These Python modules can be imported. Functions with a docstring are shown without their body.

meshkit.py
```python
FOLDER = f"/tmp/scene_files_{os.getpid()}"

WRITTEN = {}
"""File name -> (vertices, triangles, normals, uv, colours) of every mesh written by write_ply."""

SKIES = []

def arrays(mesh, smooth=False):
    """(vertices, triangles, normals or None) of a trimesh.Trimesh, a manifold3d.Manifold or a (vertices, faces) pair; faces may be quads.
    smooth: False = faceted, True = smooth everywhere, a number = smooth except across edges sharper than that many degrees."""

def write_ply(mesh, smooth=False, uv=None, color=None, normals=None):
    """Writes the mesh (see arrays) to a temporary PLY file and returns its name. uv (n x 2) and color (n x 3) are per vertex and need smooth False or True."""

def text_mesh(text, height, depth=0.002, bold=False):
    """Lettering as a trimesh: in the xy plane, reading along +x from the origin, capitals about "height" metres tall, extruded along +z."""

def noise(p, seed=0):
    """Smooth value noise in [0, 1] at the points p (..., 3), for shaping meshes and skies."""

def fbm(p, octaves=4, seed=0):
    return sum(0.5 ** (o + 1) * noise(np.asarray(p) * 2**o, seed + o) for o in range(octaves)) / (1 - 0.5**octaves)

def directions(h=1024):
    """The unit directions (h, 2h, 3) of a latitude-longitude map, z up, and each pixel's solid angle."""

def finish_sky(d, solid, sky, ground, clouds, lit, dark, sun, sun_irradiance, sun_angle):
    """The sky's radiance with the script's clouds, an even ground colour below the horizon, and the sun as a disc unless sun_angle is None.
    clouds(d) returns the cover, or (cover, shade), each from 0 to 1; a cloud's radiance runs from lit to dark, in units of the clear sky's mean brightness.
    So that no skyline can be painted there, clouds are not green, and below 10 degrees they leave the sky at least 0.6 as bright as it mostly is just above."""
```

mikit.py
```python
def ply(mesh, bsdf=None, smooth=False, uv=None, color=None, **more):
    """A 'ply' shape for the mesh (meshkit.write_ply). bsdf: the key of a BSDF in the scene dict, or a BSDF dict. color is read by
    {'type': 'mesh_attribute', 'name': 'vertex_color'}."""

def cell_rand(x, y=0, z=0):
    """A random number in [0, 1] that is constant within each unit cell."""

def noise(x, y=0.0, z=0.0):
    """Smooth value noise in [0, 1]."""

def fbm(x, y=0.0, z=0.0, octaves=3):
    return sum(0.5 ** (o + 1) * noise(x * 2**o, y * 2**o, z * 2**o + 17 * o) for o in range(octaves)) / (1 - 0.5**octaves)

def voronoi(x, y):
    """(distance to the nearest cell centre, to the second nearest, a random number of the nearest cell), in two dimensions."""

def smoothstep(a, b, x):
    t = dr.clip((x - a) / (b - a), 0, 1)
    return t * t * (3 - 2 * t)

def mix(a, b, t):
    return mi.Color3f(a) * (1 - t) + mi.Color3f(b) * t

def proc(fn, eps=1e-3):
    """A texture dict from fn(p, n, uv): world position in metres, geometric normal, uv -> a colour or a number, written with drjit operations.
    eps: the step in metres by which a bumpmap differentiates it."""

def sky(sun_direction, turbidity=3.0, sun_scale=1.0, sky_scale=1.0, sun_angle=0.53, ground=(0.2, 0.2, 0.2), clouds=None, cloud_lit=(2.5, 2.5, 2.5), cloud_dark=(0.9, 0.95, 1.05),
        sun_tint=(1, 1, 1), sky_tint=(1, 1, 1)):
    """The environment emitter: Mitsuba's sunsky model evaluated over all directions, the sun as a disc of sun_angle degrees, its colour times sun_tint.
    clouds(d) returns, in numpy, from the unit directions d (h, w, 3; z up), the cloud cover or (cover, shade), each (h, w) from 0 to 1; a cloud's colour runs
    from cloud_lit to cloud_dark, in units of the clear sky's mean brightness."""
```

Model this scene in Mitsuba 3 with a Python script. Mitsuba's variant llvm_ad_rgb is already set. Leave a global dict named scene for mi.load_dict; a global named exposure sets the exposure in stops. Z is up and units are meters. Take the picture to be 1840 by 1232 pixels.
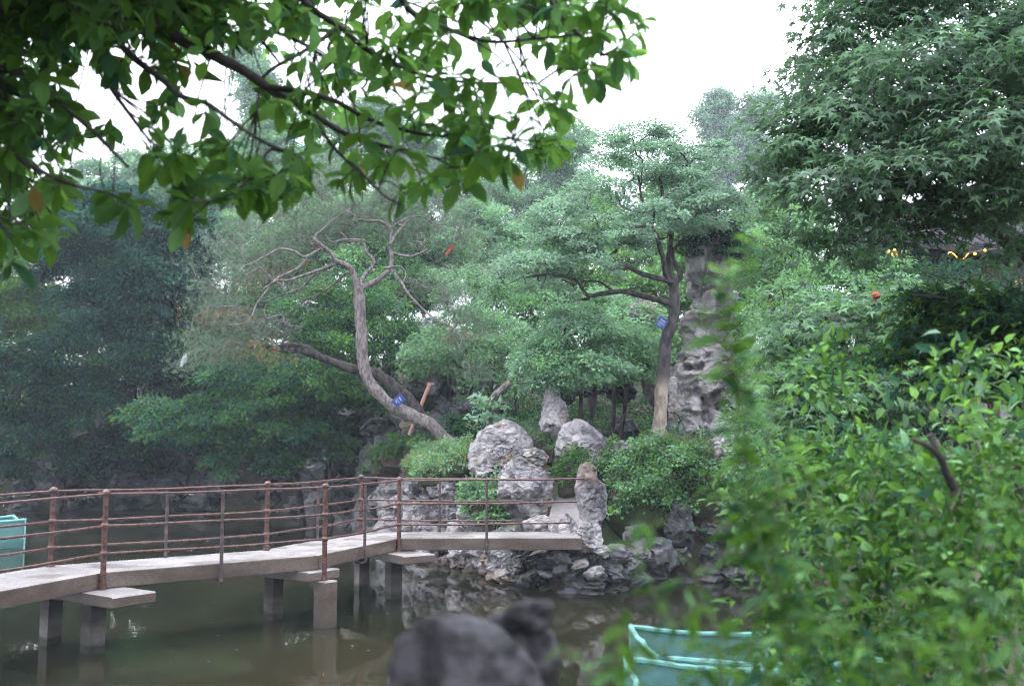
import math
import numpy as np, trimesh, manifold3d
import drjit as dr
import mitsuba as mi
import mikit, meshkit
from mikit import fbm as tfbm, noise as tnoise, smoothstep as tstep, mix as tmix

scene, labels = {}, {}
TF = mi.ScalarTransform4f

# ------------------------------------------------------------------ camera, sky, exposure, air
F_PX, CX, CY = 1789.0, 920.0, 616.0            # the photograph is 1840 x 1232
PITCH = math.atan(172.0 / F_PX)
EYE = np.array([0.0, 0.0, 2.3])                # metres above the pond
scene['camera'] = {
    'type': 'thinlens', 'fov': 2 * math.degrees(math.atan(CX / F_PX)), 'fov_axis': 'x',
    'aperture_radius': 0.0052, 'focus_distance': 16.5, 'near_clip': 0.05, 'far_clip': 1000.0,
    'to_world': TF().look_at(origin=EYE.tolist(), target=[0, math.cos(PITCH), EYE[2] + math.sin(PITCH)], up=[0, 0, 1]),
    'medium': {'type': 'ref', 'id': 'haze_air'},
}
scene['sky'] = mikit.sky((-0.35, 0.25, 0.9), turbidity=4, sun_scale=0.12, sun_angle=25, clouds=lambda d: (1.0, 1 - np.clip(d[..., 2], 0, 1)),     # an overcast sky, three times as bright overhead as low down
                         cloud_lit=(3.38, 3.55, 4.02), cloud_dark=(1.17, 1.23, 1.36), ground=(0.06, 0.08, 0.05))
exposure = 3.8
HAZE_DENSITY = 0.0010
scene['haze_air'] = {'type': 'homogeneous', 'albedo': {'type': 'rgb', 'value': [0.94, 0.955, 0.97]},
                     'sigma_t': {'type': 'rgb', 'value': [HAZE_DENSITY * 0.9, HAZE_DENSITY, HAZE_DENSITY * 1.12]}}

R_, F_, U_ = np.array([1.0, 0, 0]), np.array([0, math.cos(PITCH), math.sin(PITCH)]), np.array([0, -math.sin(PITCH), math.cos(PITCH)])


def ray(px, py):
    return F_ + (px - CX) / F_PX * R_ - (py - CY) / F_PX * U_


def at(px, py, Y):
    """The point of the garden Y metres ahead that stands at this place of the photograph."""
    d = ray(px, py)
    return EYE + d * (Y / d[1])


def onz(px, py, z):
    d = ray(px, py)
    return EYE + d * ((z - EYE[2]) / d[2])


def seen(p):
    """Photograph coordinates and depth of points."""
    q = np.asarray(p) - EYE
    f = q @ F_
    return CX + F_PX * (q @ R_) / f, CY - F_PX * (q @ U_) / f, f


def rng_(seed):
    return np.random.default_rng(seed)


# ------------------------------------------------------------------ materials
def rgb(*c):
    return {'type': 'rgb', 'value': list(c)}


LEAF = np.array([(0.024, 0.064, 0.060), (0.036, 0.098, 0.062), (0.084, 0.176, 0.024), (0.150, 0.290, 0.142),
                 (0.168, 0.258, 0.196), (0.125, 0.150, 0.105), (0.33, 0.15, 0.075), (0.40, 0.30, 0.09)])
# 0 deep blue green, 1 mid green, 2 fresh green, 3 light green, 4 pale grey green, 5 olive grey, 6 dead orange, 7 yellow


def leaf_colour(p, n, uv):
    u = mi.Float(uv[0]) * 8.0
    c = mi.Color3f(*LEAF[0].tolist())
    for k in range(1, len(LEAF)):
        c = tmix(c, mi.Color3f(*LEAF[k].tolist()), dr.clip(u - (k - 1), 0, 1))
    return c * (mi.Float(uv[1]) * 2.0)


leaf_tex = mikit.proc(leaf_colour)
scene['leaf'] = {'type': 'principledthin', 'base_color': leaf_tex, 'roughness': 0.38, 'diff_trans': 0.75, 'spec_trans': 0.0, 'eta': 1.6}
scene['leaf_glossy'] = {'type': 'principledthin', 'base_color': leaf_tex, 'roughness': 0.30, 'diff_trans': 1.5, 'spec_trans': 0.0, 'eta': 1.5}


def surf(key, fn, rough=0.8, bump=None, bscale=0.01, spec=0.5, eps=2e-3, **more):
    b = {'type': 'principled', 'base_color': mikit.proc(fn) if callable(fn) else rgb(*fn), 'roughness': rough, 'specular': spec, **more}
    if bump is not None:
        b = {'type': 'bumpmap', 'arbitrary': mikit.proc(bump, eps=eps), 'scale': bscale, 'bsdf': b}
    scene[key] = {'type': 'twosided', 'bsdf': b}


def rock_col(p, n, uv):
    a = tfbm(p.x * 1.3, p.y * 1.3, p.z * 1.3, 3)
    b = tfbm(p.x * 6 + 5, p.y * 6, p.z * 2.4, 3)
    c = tfbm(p.x * 3 + 31, p.y * 3, p.z * 1.6 + 9, 3)
    e = tfbm(p.x * 30, p.y * 30, p.z * 30, 2)
    col = tmix((0.18, 0.168, 0.182), (0.375, 0.352, 0.362), tstep(0.36, 0.62, a)) * (0.72 + 0.56 * e)
    col = tmix(col, mi.Color3f(0.05, 0.047, 0.055), tstep(0.50, 0.70, b) * 0.7)        # dark weather streaks
    col = tmix(col, mi.Color3f(0.24, 0.165, 0.12), tstep(0.58, 0.76, c) * 0.5)
    col = tmix(col, mi.Color3f(0.07, 0.10, 0.045), tstep(0.56, 0.7, tfbm(p.x * 2 + 3, p.y * 2, p.z * 2, 2)) * tstep(0.2, 0.8, n.z) * 0.6)   # moss
    wet = 1 - tstep(0.03, 0.22, p.z + 0.2 * (c - 0.5))
    return tmix(col, col * mi.Color3f(0.36, 0.29, 0.24), wet)


def rock_bump(p, n, uv):
    a = tfbm(p.x * 7, p.y * 7, p.z * 7, 3)
    b = tfbm(p.x * 26 + 7, p.y * 26, p.z * 26, 2)
    return dr.abs(a - 0.5) * 2 + 0.35 * b


surf('rock', rock_col, 0.8, rock_bump, 0.10)


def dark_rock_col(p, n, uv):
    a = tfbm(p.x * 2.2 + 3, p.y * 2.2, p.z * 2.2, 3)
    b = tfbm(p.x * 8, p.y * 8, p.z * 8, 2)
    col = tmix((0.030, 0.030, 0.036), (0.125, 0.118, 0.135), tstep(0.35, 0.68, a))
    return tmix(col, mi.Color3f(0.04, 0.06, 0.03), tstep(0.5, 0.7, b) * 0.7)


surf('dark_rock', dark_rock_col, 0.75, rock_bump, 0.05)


def statue_col(p, n, uv):
    a = tfbm(p.x * 30, p.y * 30, p.z * 30, 3)
    return tmix((0.013, 0.012, 0.015), (0.060, 0.056, 0.068), tstep(0.36, 0.66, a))


surf('statue_stone', statue_col, 0.65, lambda p, n, uv: tfbm(p.x * 60, p.y * 60, p.z * 60, 3), 0.006)


def concrete_col(p, n, uv):
    a = tfbm(p.x * 3, p.y * 3, p.z * 3, 3)
    b = tfbm(p.x * 40, p.y * 40, p.z * 40, 2)
    c = tfbm(p.x * 1.2 + 7, p.y * 1.2, p.z * 6 + 3, 3)
    col = tmix((0.25, 0.215, 0.19), (0.42, 0.385, 0.37), tstep(0.3, 0.7, a))
    col = col * (0.75 + 0.5 * b)
    col = tmix(col, mi.Color3f(0.11, 0.09, 0.075), tstep(0.52, 0.74, c) * 0.6)
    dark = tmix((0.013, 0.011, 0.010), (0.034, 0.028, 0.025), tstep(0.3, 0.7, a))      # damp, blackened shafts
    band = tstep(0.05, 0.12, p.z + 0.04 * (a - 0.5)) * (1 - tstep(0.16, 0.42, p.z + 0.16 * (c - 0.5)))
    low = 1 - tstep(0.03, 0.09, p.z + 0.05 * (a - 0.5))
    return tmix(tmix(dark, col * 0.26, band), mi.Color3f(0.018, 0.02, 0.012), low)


def concrete_bump(p, n, uv):
    return tfbm(p.x * 30, p.y * 30, p.z * 30, 3)


surf('concrete', concrete_col, 0.62, concrete_bump, 0.008)


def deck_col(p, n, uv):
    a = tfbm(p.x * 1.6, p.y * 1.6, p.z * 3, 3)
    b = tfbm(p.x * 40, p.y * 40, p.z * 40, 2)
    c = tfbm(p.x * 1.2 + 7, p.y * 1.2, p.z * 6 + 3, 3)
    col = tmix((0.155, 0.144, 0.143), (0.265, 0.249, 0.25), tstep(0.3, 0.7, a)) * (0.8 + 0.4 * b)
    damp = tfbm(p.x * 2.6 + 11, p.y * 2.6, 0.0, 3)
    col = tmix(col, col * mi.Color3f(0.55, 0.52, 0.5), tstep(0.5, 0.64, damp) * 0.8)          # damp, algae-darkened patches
    side = tmix((0.065, 0.048, 0.040), (0.125, 0.098, 0.084), tstep(0.3, 0.7, a)) * (0.7 + 0.6 * b)     # unworn, dirty flanks, their shade also put into the colour
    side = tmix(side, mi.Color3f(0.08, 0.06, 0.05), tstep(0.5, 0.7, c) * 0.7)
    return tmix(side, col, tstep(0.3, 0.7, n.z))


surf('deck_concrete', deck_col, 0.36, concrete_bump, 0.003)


def rust_col(p, n, uv):
    a = tfbm(p.x * 22, p.y * 22, p.z * 22, 3)
    return tmix((0.050, 0.022, 0.018), (0.115, 0.048, 0.038), tstep(0.35, 0.7, a))


surf('rusty_paint', rust_col, 0.35, lambda p, n, uv: tfbm(p.x * 120, p.y * 120, p.z * 120, 2), 0.001, spec=0.6, eps=1e-3)


def iron_col(p, n, uv):
    a = tfbm(p.x * 18, p.y * 18, p.z * 18, 3)
    return tmix((0.04, 0.03, 0.033), (0.11, 0.065, 0.06), tstep(0.4, 0.75, a))


surf('dark_iron', iron_col, 0.4, spec=0.6)


def bark(key, dark, lite, fx=14, fz=4, b=0.03):
    def col(p, n, uv):
        a = tfbm(p.x * fx, p.y * fx, p.z * fz, 3)
        return tmix(dark, lite, tstep(0.32, 0.68, a))

    surf(key, col, 0.85, lambda p, n, uv: tfbm(p.x * fx * 1.5, p.y * fx * 1.5, p.z * fz * 1.5, 3), b)


bark('pine_bark', (0.125, 0.104, 0.102), (0.26, 0.226, 0.222), 30, 9, 0.07)
bark('dark_bark', (0.020, 0.017, 0.018), (0.065, 0.055, 0.055), 14, 5, 0.03)


def tan_bark_col(p, n, uv):
    a = tfbm(p.x * 16, p.y * 16, p.z * 5, 3)
    low = tmix((0.22, 0.18, 0.15), (0.40, 0.34, 0.29), tstep(0.3, 0.7, a))
    high = tmix((0.022, 0.02, 0.022), (0.075, 0.065, 0.07), tstep(0.3, 0.7, a))
    return tmix(low, high, tstep(3.2, 3.65, p.z + 0.4 * (a - 0.5)))      # the bleached collar at the foot of the trunk


surf('collared_bark', tan_bark_col, 0.85, lambda p, n, uv: tfbm(p.x * 22, p.y * 22, p.z * 7, 3), 0.02)
surf('cut_wood', lambda p, n, uv: tmix((0.32, 0.16, 0.13), (0.52, 0.30, 0.25), tfbm(p.x * 30, p.y * 30, p.z * 8, 2)), 0.8)


def soil_col(p, n, uv):
    a = tfbm(p.x * 1.2, p.y * 1.2, p.z * 1.2, 3)
    b = tfbm(p.x * 9, p.y * 9, p.z * 9, 3)
    col = tmix((0.028, 0.022, 0.016), (0.065, 0.052, 0.038), b)
    return tmix(col, mi.Color3f(0.035, 0.06, 0.02), tstep(0.45, 0.65, a) * 0.8)


surf('soil', soil_col, 0.9, lambda p, n, uv: tfbm(p.x * 12, p.y * 12, p.z * 12, 3), 0.04)


def water_bump(p, n, uv):
    return tnoise(p.x * 1.1, p.y * 0.8, 1.0) + 0.3 * tnoise(p.x * 4.2, p.y * 3.0, 2.0) + 0.12 * tnoise(p.x * 13, p.y * 10, 3.0)


def water_col(p, n, uv):
    a = tfbm(p.x * 0.5, p.y * 0.35, 0.0, 3)
    return tmix((0.012, 0.014, 0.008), (0.024, 0.023, 0.013), tstep(0.3, 0.7, a))


scene['pond_water'] = {'type': 'bumpmap', 'arbitrary': mikit.proc(water_bump, eps=5e-3), 'scale': 0.003,
                       'bsdf': {'type': 'plastic', 'int_ior': 1.33, 'diffuse_reflectance': mikit.proc(water_col)}}


def path_col(p, n, uv):
    a = tfbm(p.x * 2.5, p.y * 2.5, p.z * 2.5, 3)
    b = tfbm(p.x * 25, p.y * 25, p.z * 25, 2)
    return tmix((0.09, 0.085, 0.09), (0.17, 0.163, 0.168), a) * (0.75 + 0.5 * b)


surf('path_stone', path_col, 0.55, concrete_bump, 0.01)
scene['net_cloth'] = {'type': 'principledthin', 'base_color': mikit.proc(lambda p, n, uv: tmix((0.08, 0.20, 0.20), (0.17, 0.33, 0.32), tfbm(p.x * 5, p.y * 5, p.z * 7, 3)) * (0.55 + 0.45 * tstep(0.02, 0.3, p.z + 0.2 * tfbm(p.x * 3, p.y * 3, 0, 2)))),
                      'roughness': 0.6, 'diff_trans': 1.1, 'eta': 1.3}
scene['net_hem'] = {'type': 'principledthin', 'base_color': rgb(0.27, 0.56, 0.53), 'roughness': 0.55, 'diff_trans': 0.7, 'eta': 1.3}
surf('plaque_blue', (0.018, 0.045, 0.20), 0.4)
surf('white_paint', (0.55, 0.56, 0.60), 0.5)
surf('red_cloth', (0.42, 0.045, 0.025), 0.6)
surf('roof_tile', lambda p, n, uv: tmix((0.022, 0.022, 0.027), (0.06, 0.06, 0.07), tfbm(p.x * 6, p.y * 6, p.z * 6, 2)), 0.9, spec=0.2)
surf('dark_timber', (0.07, 0.03, 0.024), 0.6)
surf('dull_plaster', (0.30, 0.29, 0.30), 0.8)


# ------------------------------------------------------------------ naming helpers
def key_of(name):
    """name, or name_001, name_002 ... when it is taken (as a thing or as a part)."""
    def taken(k):
        return k in scene or k in labels or k in used
    k, i = name, 0
    if not taken(k):
        used.add(k)
        return k
    i = count.get(name, 0)
    while True:
        i += 1
        k = f'{name}_{i:03d}'
        if not taken(k):
            count[name] = i
            used.add(k)
            return k


used, count = set(), {}


def thing(name, label, cat, group=None):
    k = key_of(name)
    labels[k] = {'label': label, 'category': cat}
    if group:
        labels[k]['group'] = group
    return k


def part(parent, name, shape, label=None, stuff=False):
    k = key_of(f'{parent}__{name}')
    scene[k] = shape
    if label or stuff:
        labels[k] = {}
        if label:
            labels[k]['label'] = label
        if stuff:
            labels[k]['kind'] = 'stuff'
    return k


def solo(name, shape, label, cat, group=None, kind=None):
    k = thing(name, label, cat, group)
    scene[k] = shape
    if kind:
        labels[k]['kind'] = kind
    return k


def struct(name, shape):
    k = key_of(name)
    scene[k] = shape
    labels[k] = {'kind': 'structure', 'label': name.replace('_', ' ')}
    return k


# ------------------------------------------------------------------ mesh helpers
def spline(pts, n):
    """Catmull-Rom through the rows of pts (any width), n samples per span."""
    p = np.asarray(pts, float)
    q = np.vstack([2 * p[0] - p[1], p, 2 * p[-1] - p[-2]])
    t = np.linspace(0, 1, n, endpoint=False)[:, None]
    out = []
    for i in range(1, len(q) - 2):
        a, b, c, d = q[i - 1], q[i], q[i + 1], q[i + 2]
        out.append(0.5 * (2 * b + (c - a) * t + (2 * a - 5 * b + 4 * c - d) * t**2 + (3 * b - a - 3 * c + d) * t**3))
    return np.vstack(out + [p[-1:]])


def tube(points, radii, sides=8, caps=True, rough=0.0, seed=0):
    p = np.asarray(points, float)
    r = np.broadcast_to(radii, (len(p),)).astype(float)
    t = np.gradient(p, axis=0)
    t /= np.linalg.norm(t, axis=1, keepdims=True) + 1e-12
    ref = np.array([0.31, 0.77, 0.2])
    a = np.cross(t, ref)
    a /= np.linalg.norm(a, axis=1, keepdims=True) + 1e-12
    for i in range(1, len(p)):
        v = a[i - 1] - t[i] * (a[i - 1] @ t[i])
        a[i] = v / (np.linalg.norm(v) + 1e-12)
    b, ang = np.cross(t, a), np.arange(sides) * 2 * np.pi / sides
    rr = r[:, None] * np.ones(sides)
    if rough:
        ringp = p[:, None] + np.cos(ang)[None, :, None] * a[:, None] * r[:, None, None] + np.sin(ang)[None, :, None] * b[:, None] * r[:, None, None]
        rr = rr * (1 + rough * 2 * (meshkit.fbm(ringp * (0.6 / max(r.mean(), 1e-3)), 3, seed) - 0.5))
    v = p[:, None] + rr[:, :, None] * (np.cos(ang)[None, :, None] * a[:, None] + np.sin(ang)[None, :, None] * b[:, None])
    i, j = np.meshgrid(np.arange(len(p) - 1), np.arange(sides), indexing='ij')
    q = np.stack([i * sides + j, i * sides + (j + 1) % sides, (i + 1) * sides + (j + 1) % sides, (i + 1) * sides + j], -1).reshape(-1, 4)
    f = np.vstack([q[:, [0, 1, 2]], q[:, [0, 2, 3]]])
    v = v.reshape(-1, 3)
    if caps:
        n = len(v)
        v = np.vstack([v, p[:1], p[-1:]])
        k = np.arange(sides)
        l = (len(p) - 1) * sides
        f = np.vstack([f, np.stack([k * 0 + n, (k + 1) % sides, k], 1), np.stack([k * 0 + n + 1, l + k, l + (k + 1) % sides], 1)])
    return v, f


def join(parts):
    vs, fs, at_ = [], [], 0
    for v, f in parts:
        vs.append(v)
        fs.append(np.asarray(f) + at_)
        at_ += len(v)
    return np.vstack(vs), np.vstack(fs)


def tm(m):
    return np.array(m.vertices), np.array(m.faces)


def prism(poly, z0, z1, bevel=0.012):
    """Convex polygon (n x 2, counter-clockwise) as a slab with a bevelled top and bottom edge."""
    poly = np.asarray(poly, float)
    c = poly.mean(0)

    def inset(d):
        q = poly - c
        return c + q * (1 - d / np.linalg.norm(q, axis=1, keepdims=True).clip(0.05))

    rings = [(inset(bevel), z0), (poly, z0 + bevel), (poly, z1 - bevel), (inset(bevel), z1)]
    n = len(poly)
    v = np.vstack([np.column_stack([q, np.full(n, z)]) for q, z in rings])
    f = []
    for r in range(3):
        for k in range(n):
            a, b = r * n + k, r * n + (k + 1) % n
            f += [[a, b, b + n], [a, b + n, a + n]]
    for k in range(1, n - 1):
        f += [[0, k + 1, k], [3 * n, 3 * n + k, 3 * n + k + 1]]
    return v, np.array(f)


def box_between(a, b, w, h, bevel=0.0):
    """A bar of width w and height h from a to b (plan direction)."""
    a, b = np.asarray(a, float), np.asarray(b, float)
    d = (b - a) / np.linalg.norm(b - a)
    s = np.cross(d, [0, 0, 1.0])
    s /= np.linalg.norm(s)
    u = np.cross(s, d)
    v = [p + s * i * w / 2 + u * j * h / 2 for p in (a, b) for i, j in ((-1, -1), (1, -1), (1, 1), (-1, 1))]
    f = [[0, 2, 1], [0, 3, 2], [4, 5, 6], [4, 6, 7]]
    for k in range(4):
        a_, b_ = k, (k + 1) % 4
        f += [[a_, b_, b_ + 4], [a_, b_ + 4, a_ + 4]]
    return np.array(v), np.array(f)


def rot_z(v, ang):
    c, s = math.cos(ang), math.sin(ang)
    return v @ np.array([[c, s, 0], [-s, c, 0], [0, 0, 1.0]])


def rock_mesh(seed, size, sub=4, amp=0.30, freq=1.5, pits=0.22, facets=9, taper=0.0, pit_freq=2.4):
    rng = rng_(1000 + seed)
    v, f = tm(trimesh.creation.icosphere(subdivisions=sub))
    s = np.asarray(size, float)
    q = v * s / s.max()                                   # noise in the rock's own proportions
    for k in range(facets):
        n = rng.normal(size=3)
        n /= np.linalg.norm(n)
        o = rng.uniform(0.55, 0.85)
        v = v - n * (np.maximum(v @ n - o, 0) * 0.9)[:, None]
    off = rng.uniform(0, 50, 3)
    d = meshkit.fbm(q * freq * 1.3 + off, 4) - 0.5
    ridge = 1 - np.abs(meshkit.fbm(q * freq * 2.1 + off + 9, 3) - 0.5) * 2
    pit = np.clip((meshkit.fbm(q * pit_freq + off + 20, 2) - 0.52) / 0.16, 0, 1)
    pit = pit * pit * (3 - 2 * pit)
    k = 1 + amp * 2 * d - pits * pit - 0.30 * np.maximum(ridge - 0.78, 0) / 0.22 * amp
    k = k + 0.06 * (meshkit.fbm(q * freq * 7 + off, 2) - 0.5)
    v = v * k[:, None]
    w = np.stack([meshkit.noise(q * freq * 1.8 + off + 40 * (j + 1)) for j in range(3)], 1) - 0.5
    v = v + w * amp * 0.7
    if taper:
        v[:, :2] *= (1 - taper * np.clip((v[:, 2:] + 1) / 2, 0, 1))
    return v * s, f


def rocks_at(px0, px1, py0, py1, Y, depth=None):
    """Centre and half sizes of a rock that fills this box of the photograph at distance Y."""
    a, b = at(px0, py1, Y), at(px1, py0, Y)
    c = (a + b) / 2
    h = np.abs(b - a) / 2
    h[1] = depth / 2 if depth else max(h[0], 0.2) * 0.9
    return c, h


# ------------------------------------------------------------------ leaves and trees
def unit(v):
    return v / (np.linalg.norm(v, axis=-1, keepdims=True) + 1e-12)


def leaf_fans(pos, direction, normal, length, width, u, v, shape='rhomb', fold=0.25, rng=None):
    """Many leaves as one mesh: (vertices, faces, uv)."""
    d = unit(direction)
    n = unit(normal - d * (normal * d).sum(1, keepdims=True))
    s = np.cross(d, n)
    L, W = np.asarray(length)[:, None], np.asarray(width)[:, None]
    if shape == 'rhomb':
        prof = [(0, 0, 0), (0.45, 0.5, fold), (1, 0, -0.10), (0.45, -0.5, fold)]
        tri = [(0, 1, 2), (0, 2, 3)]
    elif shape == 'lance':
        prof = [(0, 0, 0), (0.30, 0.46, 0.18), (0.66, 0.38, 0.05), (1, 0, -0.42), (0.66, -0.38, 0.05), (0.30, -0.46, 0.18), (0.30, 0, 0.02), (0.66, 0, -0.10)]
        tri = [(0, 1, 6), (1, 2, 7), (1, 7, 6), (2, 3, 7), (0, 6, 5), (5, 6, 7), (5, 7, 4), (4, 7, 3)]
    elif shape == 'obovate':
        prof = [(0, 0, 0), (0.25, 0.24, 0.12), (0.52, 0.48, 0.16), (0.76, 0.42, 0.02), (0.90, 0.20, -0.18), (1, 0, -0.34),
                (0.90, -0.20, -0.18), (0.76, -0.42, 0.02), (0.52, -0.48, 0.16), (0.25, -0.24, 0.12), (0.25, 0, 0.02), (0.52, 0, 0.02), (0.76, 0, -0.10)]
        tri = [(0, 1, 10), (1, 2, 11), (1, 11, 10), (2, 3, 12), (2, 12, 11), (3, 4, 12), (4, 5, 12),
               (0, 10, 9), (9, 10, 11), (9, 11, 8), (8, 11, 12), (8, 12, 7), (7, 12, 6), (6, 12, 5)]
    elif shape == 'star':
        prof, tri = [(0.12, 0, 0.03)], []
        tips = [(-112, 0.36), (-62, 0.72), (0, 1.0), (62, 0.72), (112, 0.36)]
        ring = [(-150, 0.10)]
        for k, (a, r) in enumerate(tips):
            ring.append((a, r))
            if k < 4:
                ring.append(((a + tips[k + 1][0]) / 2, 0.26))
        ring.append((150, 0.10))
        for a, r in ring:
            prof.append((0.12 + r * math.cos(math.radians(a)), r * math.sin(math.radians(a)) * 0.95, -0.16 * r))
        tri = [(0, k + 1, k) for k in range(1, len(prof) - 1)]
    elif shape == 'needle':
        prof = [(0, 0.5, 0), (1, 0, 0), (0, -0.5, 0)]
        tri = [(0, 1, 2)]
    prof, tri = np.array(prof, float), np.array(tri)
    m = len(prof)
    V = pos[:, None] + prof[None, :, 0, None] * (L * d)[:, None] + prof[None, :, 1, None] * (W * s)[:, None] + prof[None, :, 2, None] * (W * n)[:, None]
    F = tri[None] + (np.arange(len(pos)) * m)[:, None, None]
    uv = np.repeat(np.column_stack([np.asarray(u) / 8.0, np.asarray(v) / 2.0]), m, axis=0)
    return V.reshape(-1, 3), F.reshape(-1, 3), uv


def leaf_ply(parts, bsdf='leaf'):
    vs, fs, us, a = [], [], [], 0
    for v, f, uv in parts:
        vs.append(v)
        fs.append(f + a)
        us.append(uv)
        a += len(v)
    return mikit.ply((np.vstack(vs), np.vstack(fs)), bsdf, False, uv=np.vstack(us))


def clumps_in(lobes, n, rng, inner=0.5, low=-0.75):
    """n clump centres in the outer part of ellipsoid lobes (cx, cy, cz, rx, ry, rz); returns centres and outward directions."""
    L = np.array(lobes, float)
    w = (L[:, 3] * L[:, 5] * L[:, 4]) ** 0.7
    k = rng.choice(len(L), n, p=w / w.sum())
    d = unit(rng.normal(size=(n, 3)))
    bad = d[:, 2] < low
    d[bad, 2] *= -1
    r = inner + (1 - inner) * np.sqrt(rng.uniform(size=n))
    c = L[k, :3] + d * L[k, 3:] * r[:, None]
    return c, d


def foliage(centers, outward, per, rc, leaf, rng, u=(1.0, 0.3), v=(1.0, 0.2), aspect=0.5, flat=0.45, shape='rhomb', up=0.9, droop=0.25, spread=1.0, clump_u=0.25, clump_v=0.22, odd=None):
    n = len(centers)
    m = rng.poisson(per, n).clip(3)
    k = np.repeat(np.arange(n), m)
    N = len(k)
    off = unit(rng.normal(size=(N, 3))) * (rng.uniform(size=(N, 1)) ** 0.45)
    scale = rc * rng.uniform(0.65, 1.35, n)[k][:, None]
    off = off * scale * np.array([1, 1, flat])
    # a spray tilts with the surface of the crown
    tilt = outward[k] * 0.5
    off[:, 2] -= (off[:, :2] * tilt[:, :2]).sum(1) * 0.6
    pos = centers[k] + off
    direction = unit(off * [1, 1, 0.6] + 0.35 * scale * rng.normal(size=(N, 3)) + outward[k] * scale * 0.3)
    direction[:, 2] -= droop * rng.uniform(0.2, 1.6, N)
    normal = np.array([0, 0, up]) + 0.45 * outward[k] + spread * 0.55 * rng.normal(size=(N, 3))
    ln = leaf * rng.uniform(0.65, 1.3, N)
    uu = u[0] + (rng.normal(size=n) * clump_u)[k] + rng.normal(size=N) * u[1]
    vv = v[0] * np.exp((rng.normal(size=n) * clump_v)[k] + rng.normal(size=N) * v[1])
    uu = uu.clip(0, 4.9)
    if odd is not None:
        sel = rng.uniform(size=N) < odd[0]
        uu[sel], vv[sel] = odd[1], 1.0
    return leaf_fans(pos, direction, normal, ln, ln * aspect, uu, vv.clip(0.2, 1.9), shape)


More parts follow.
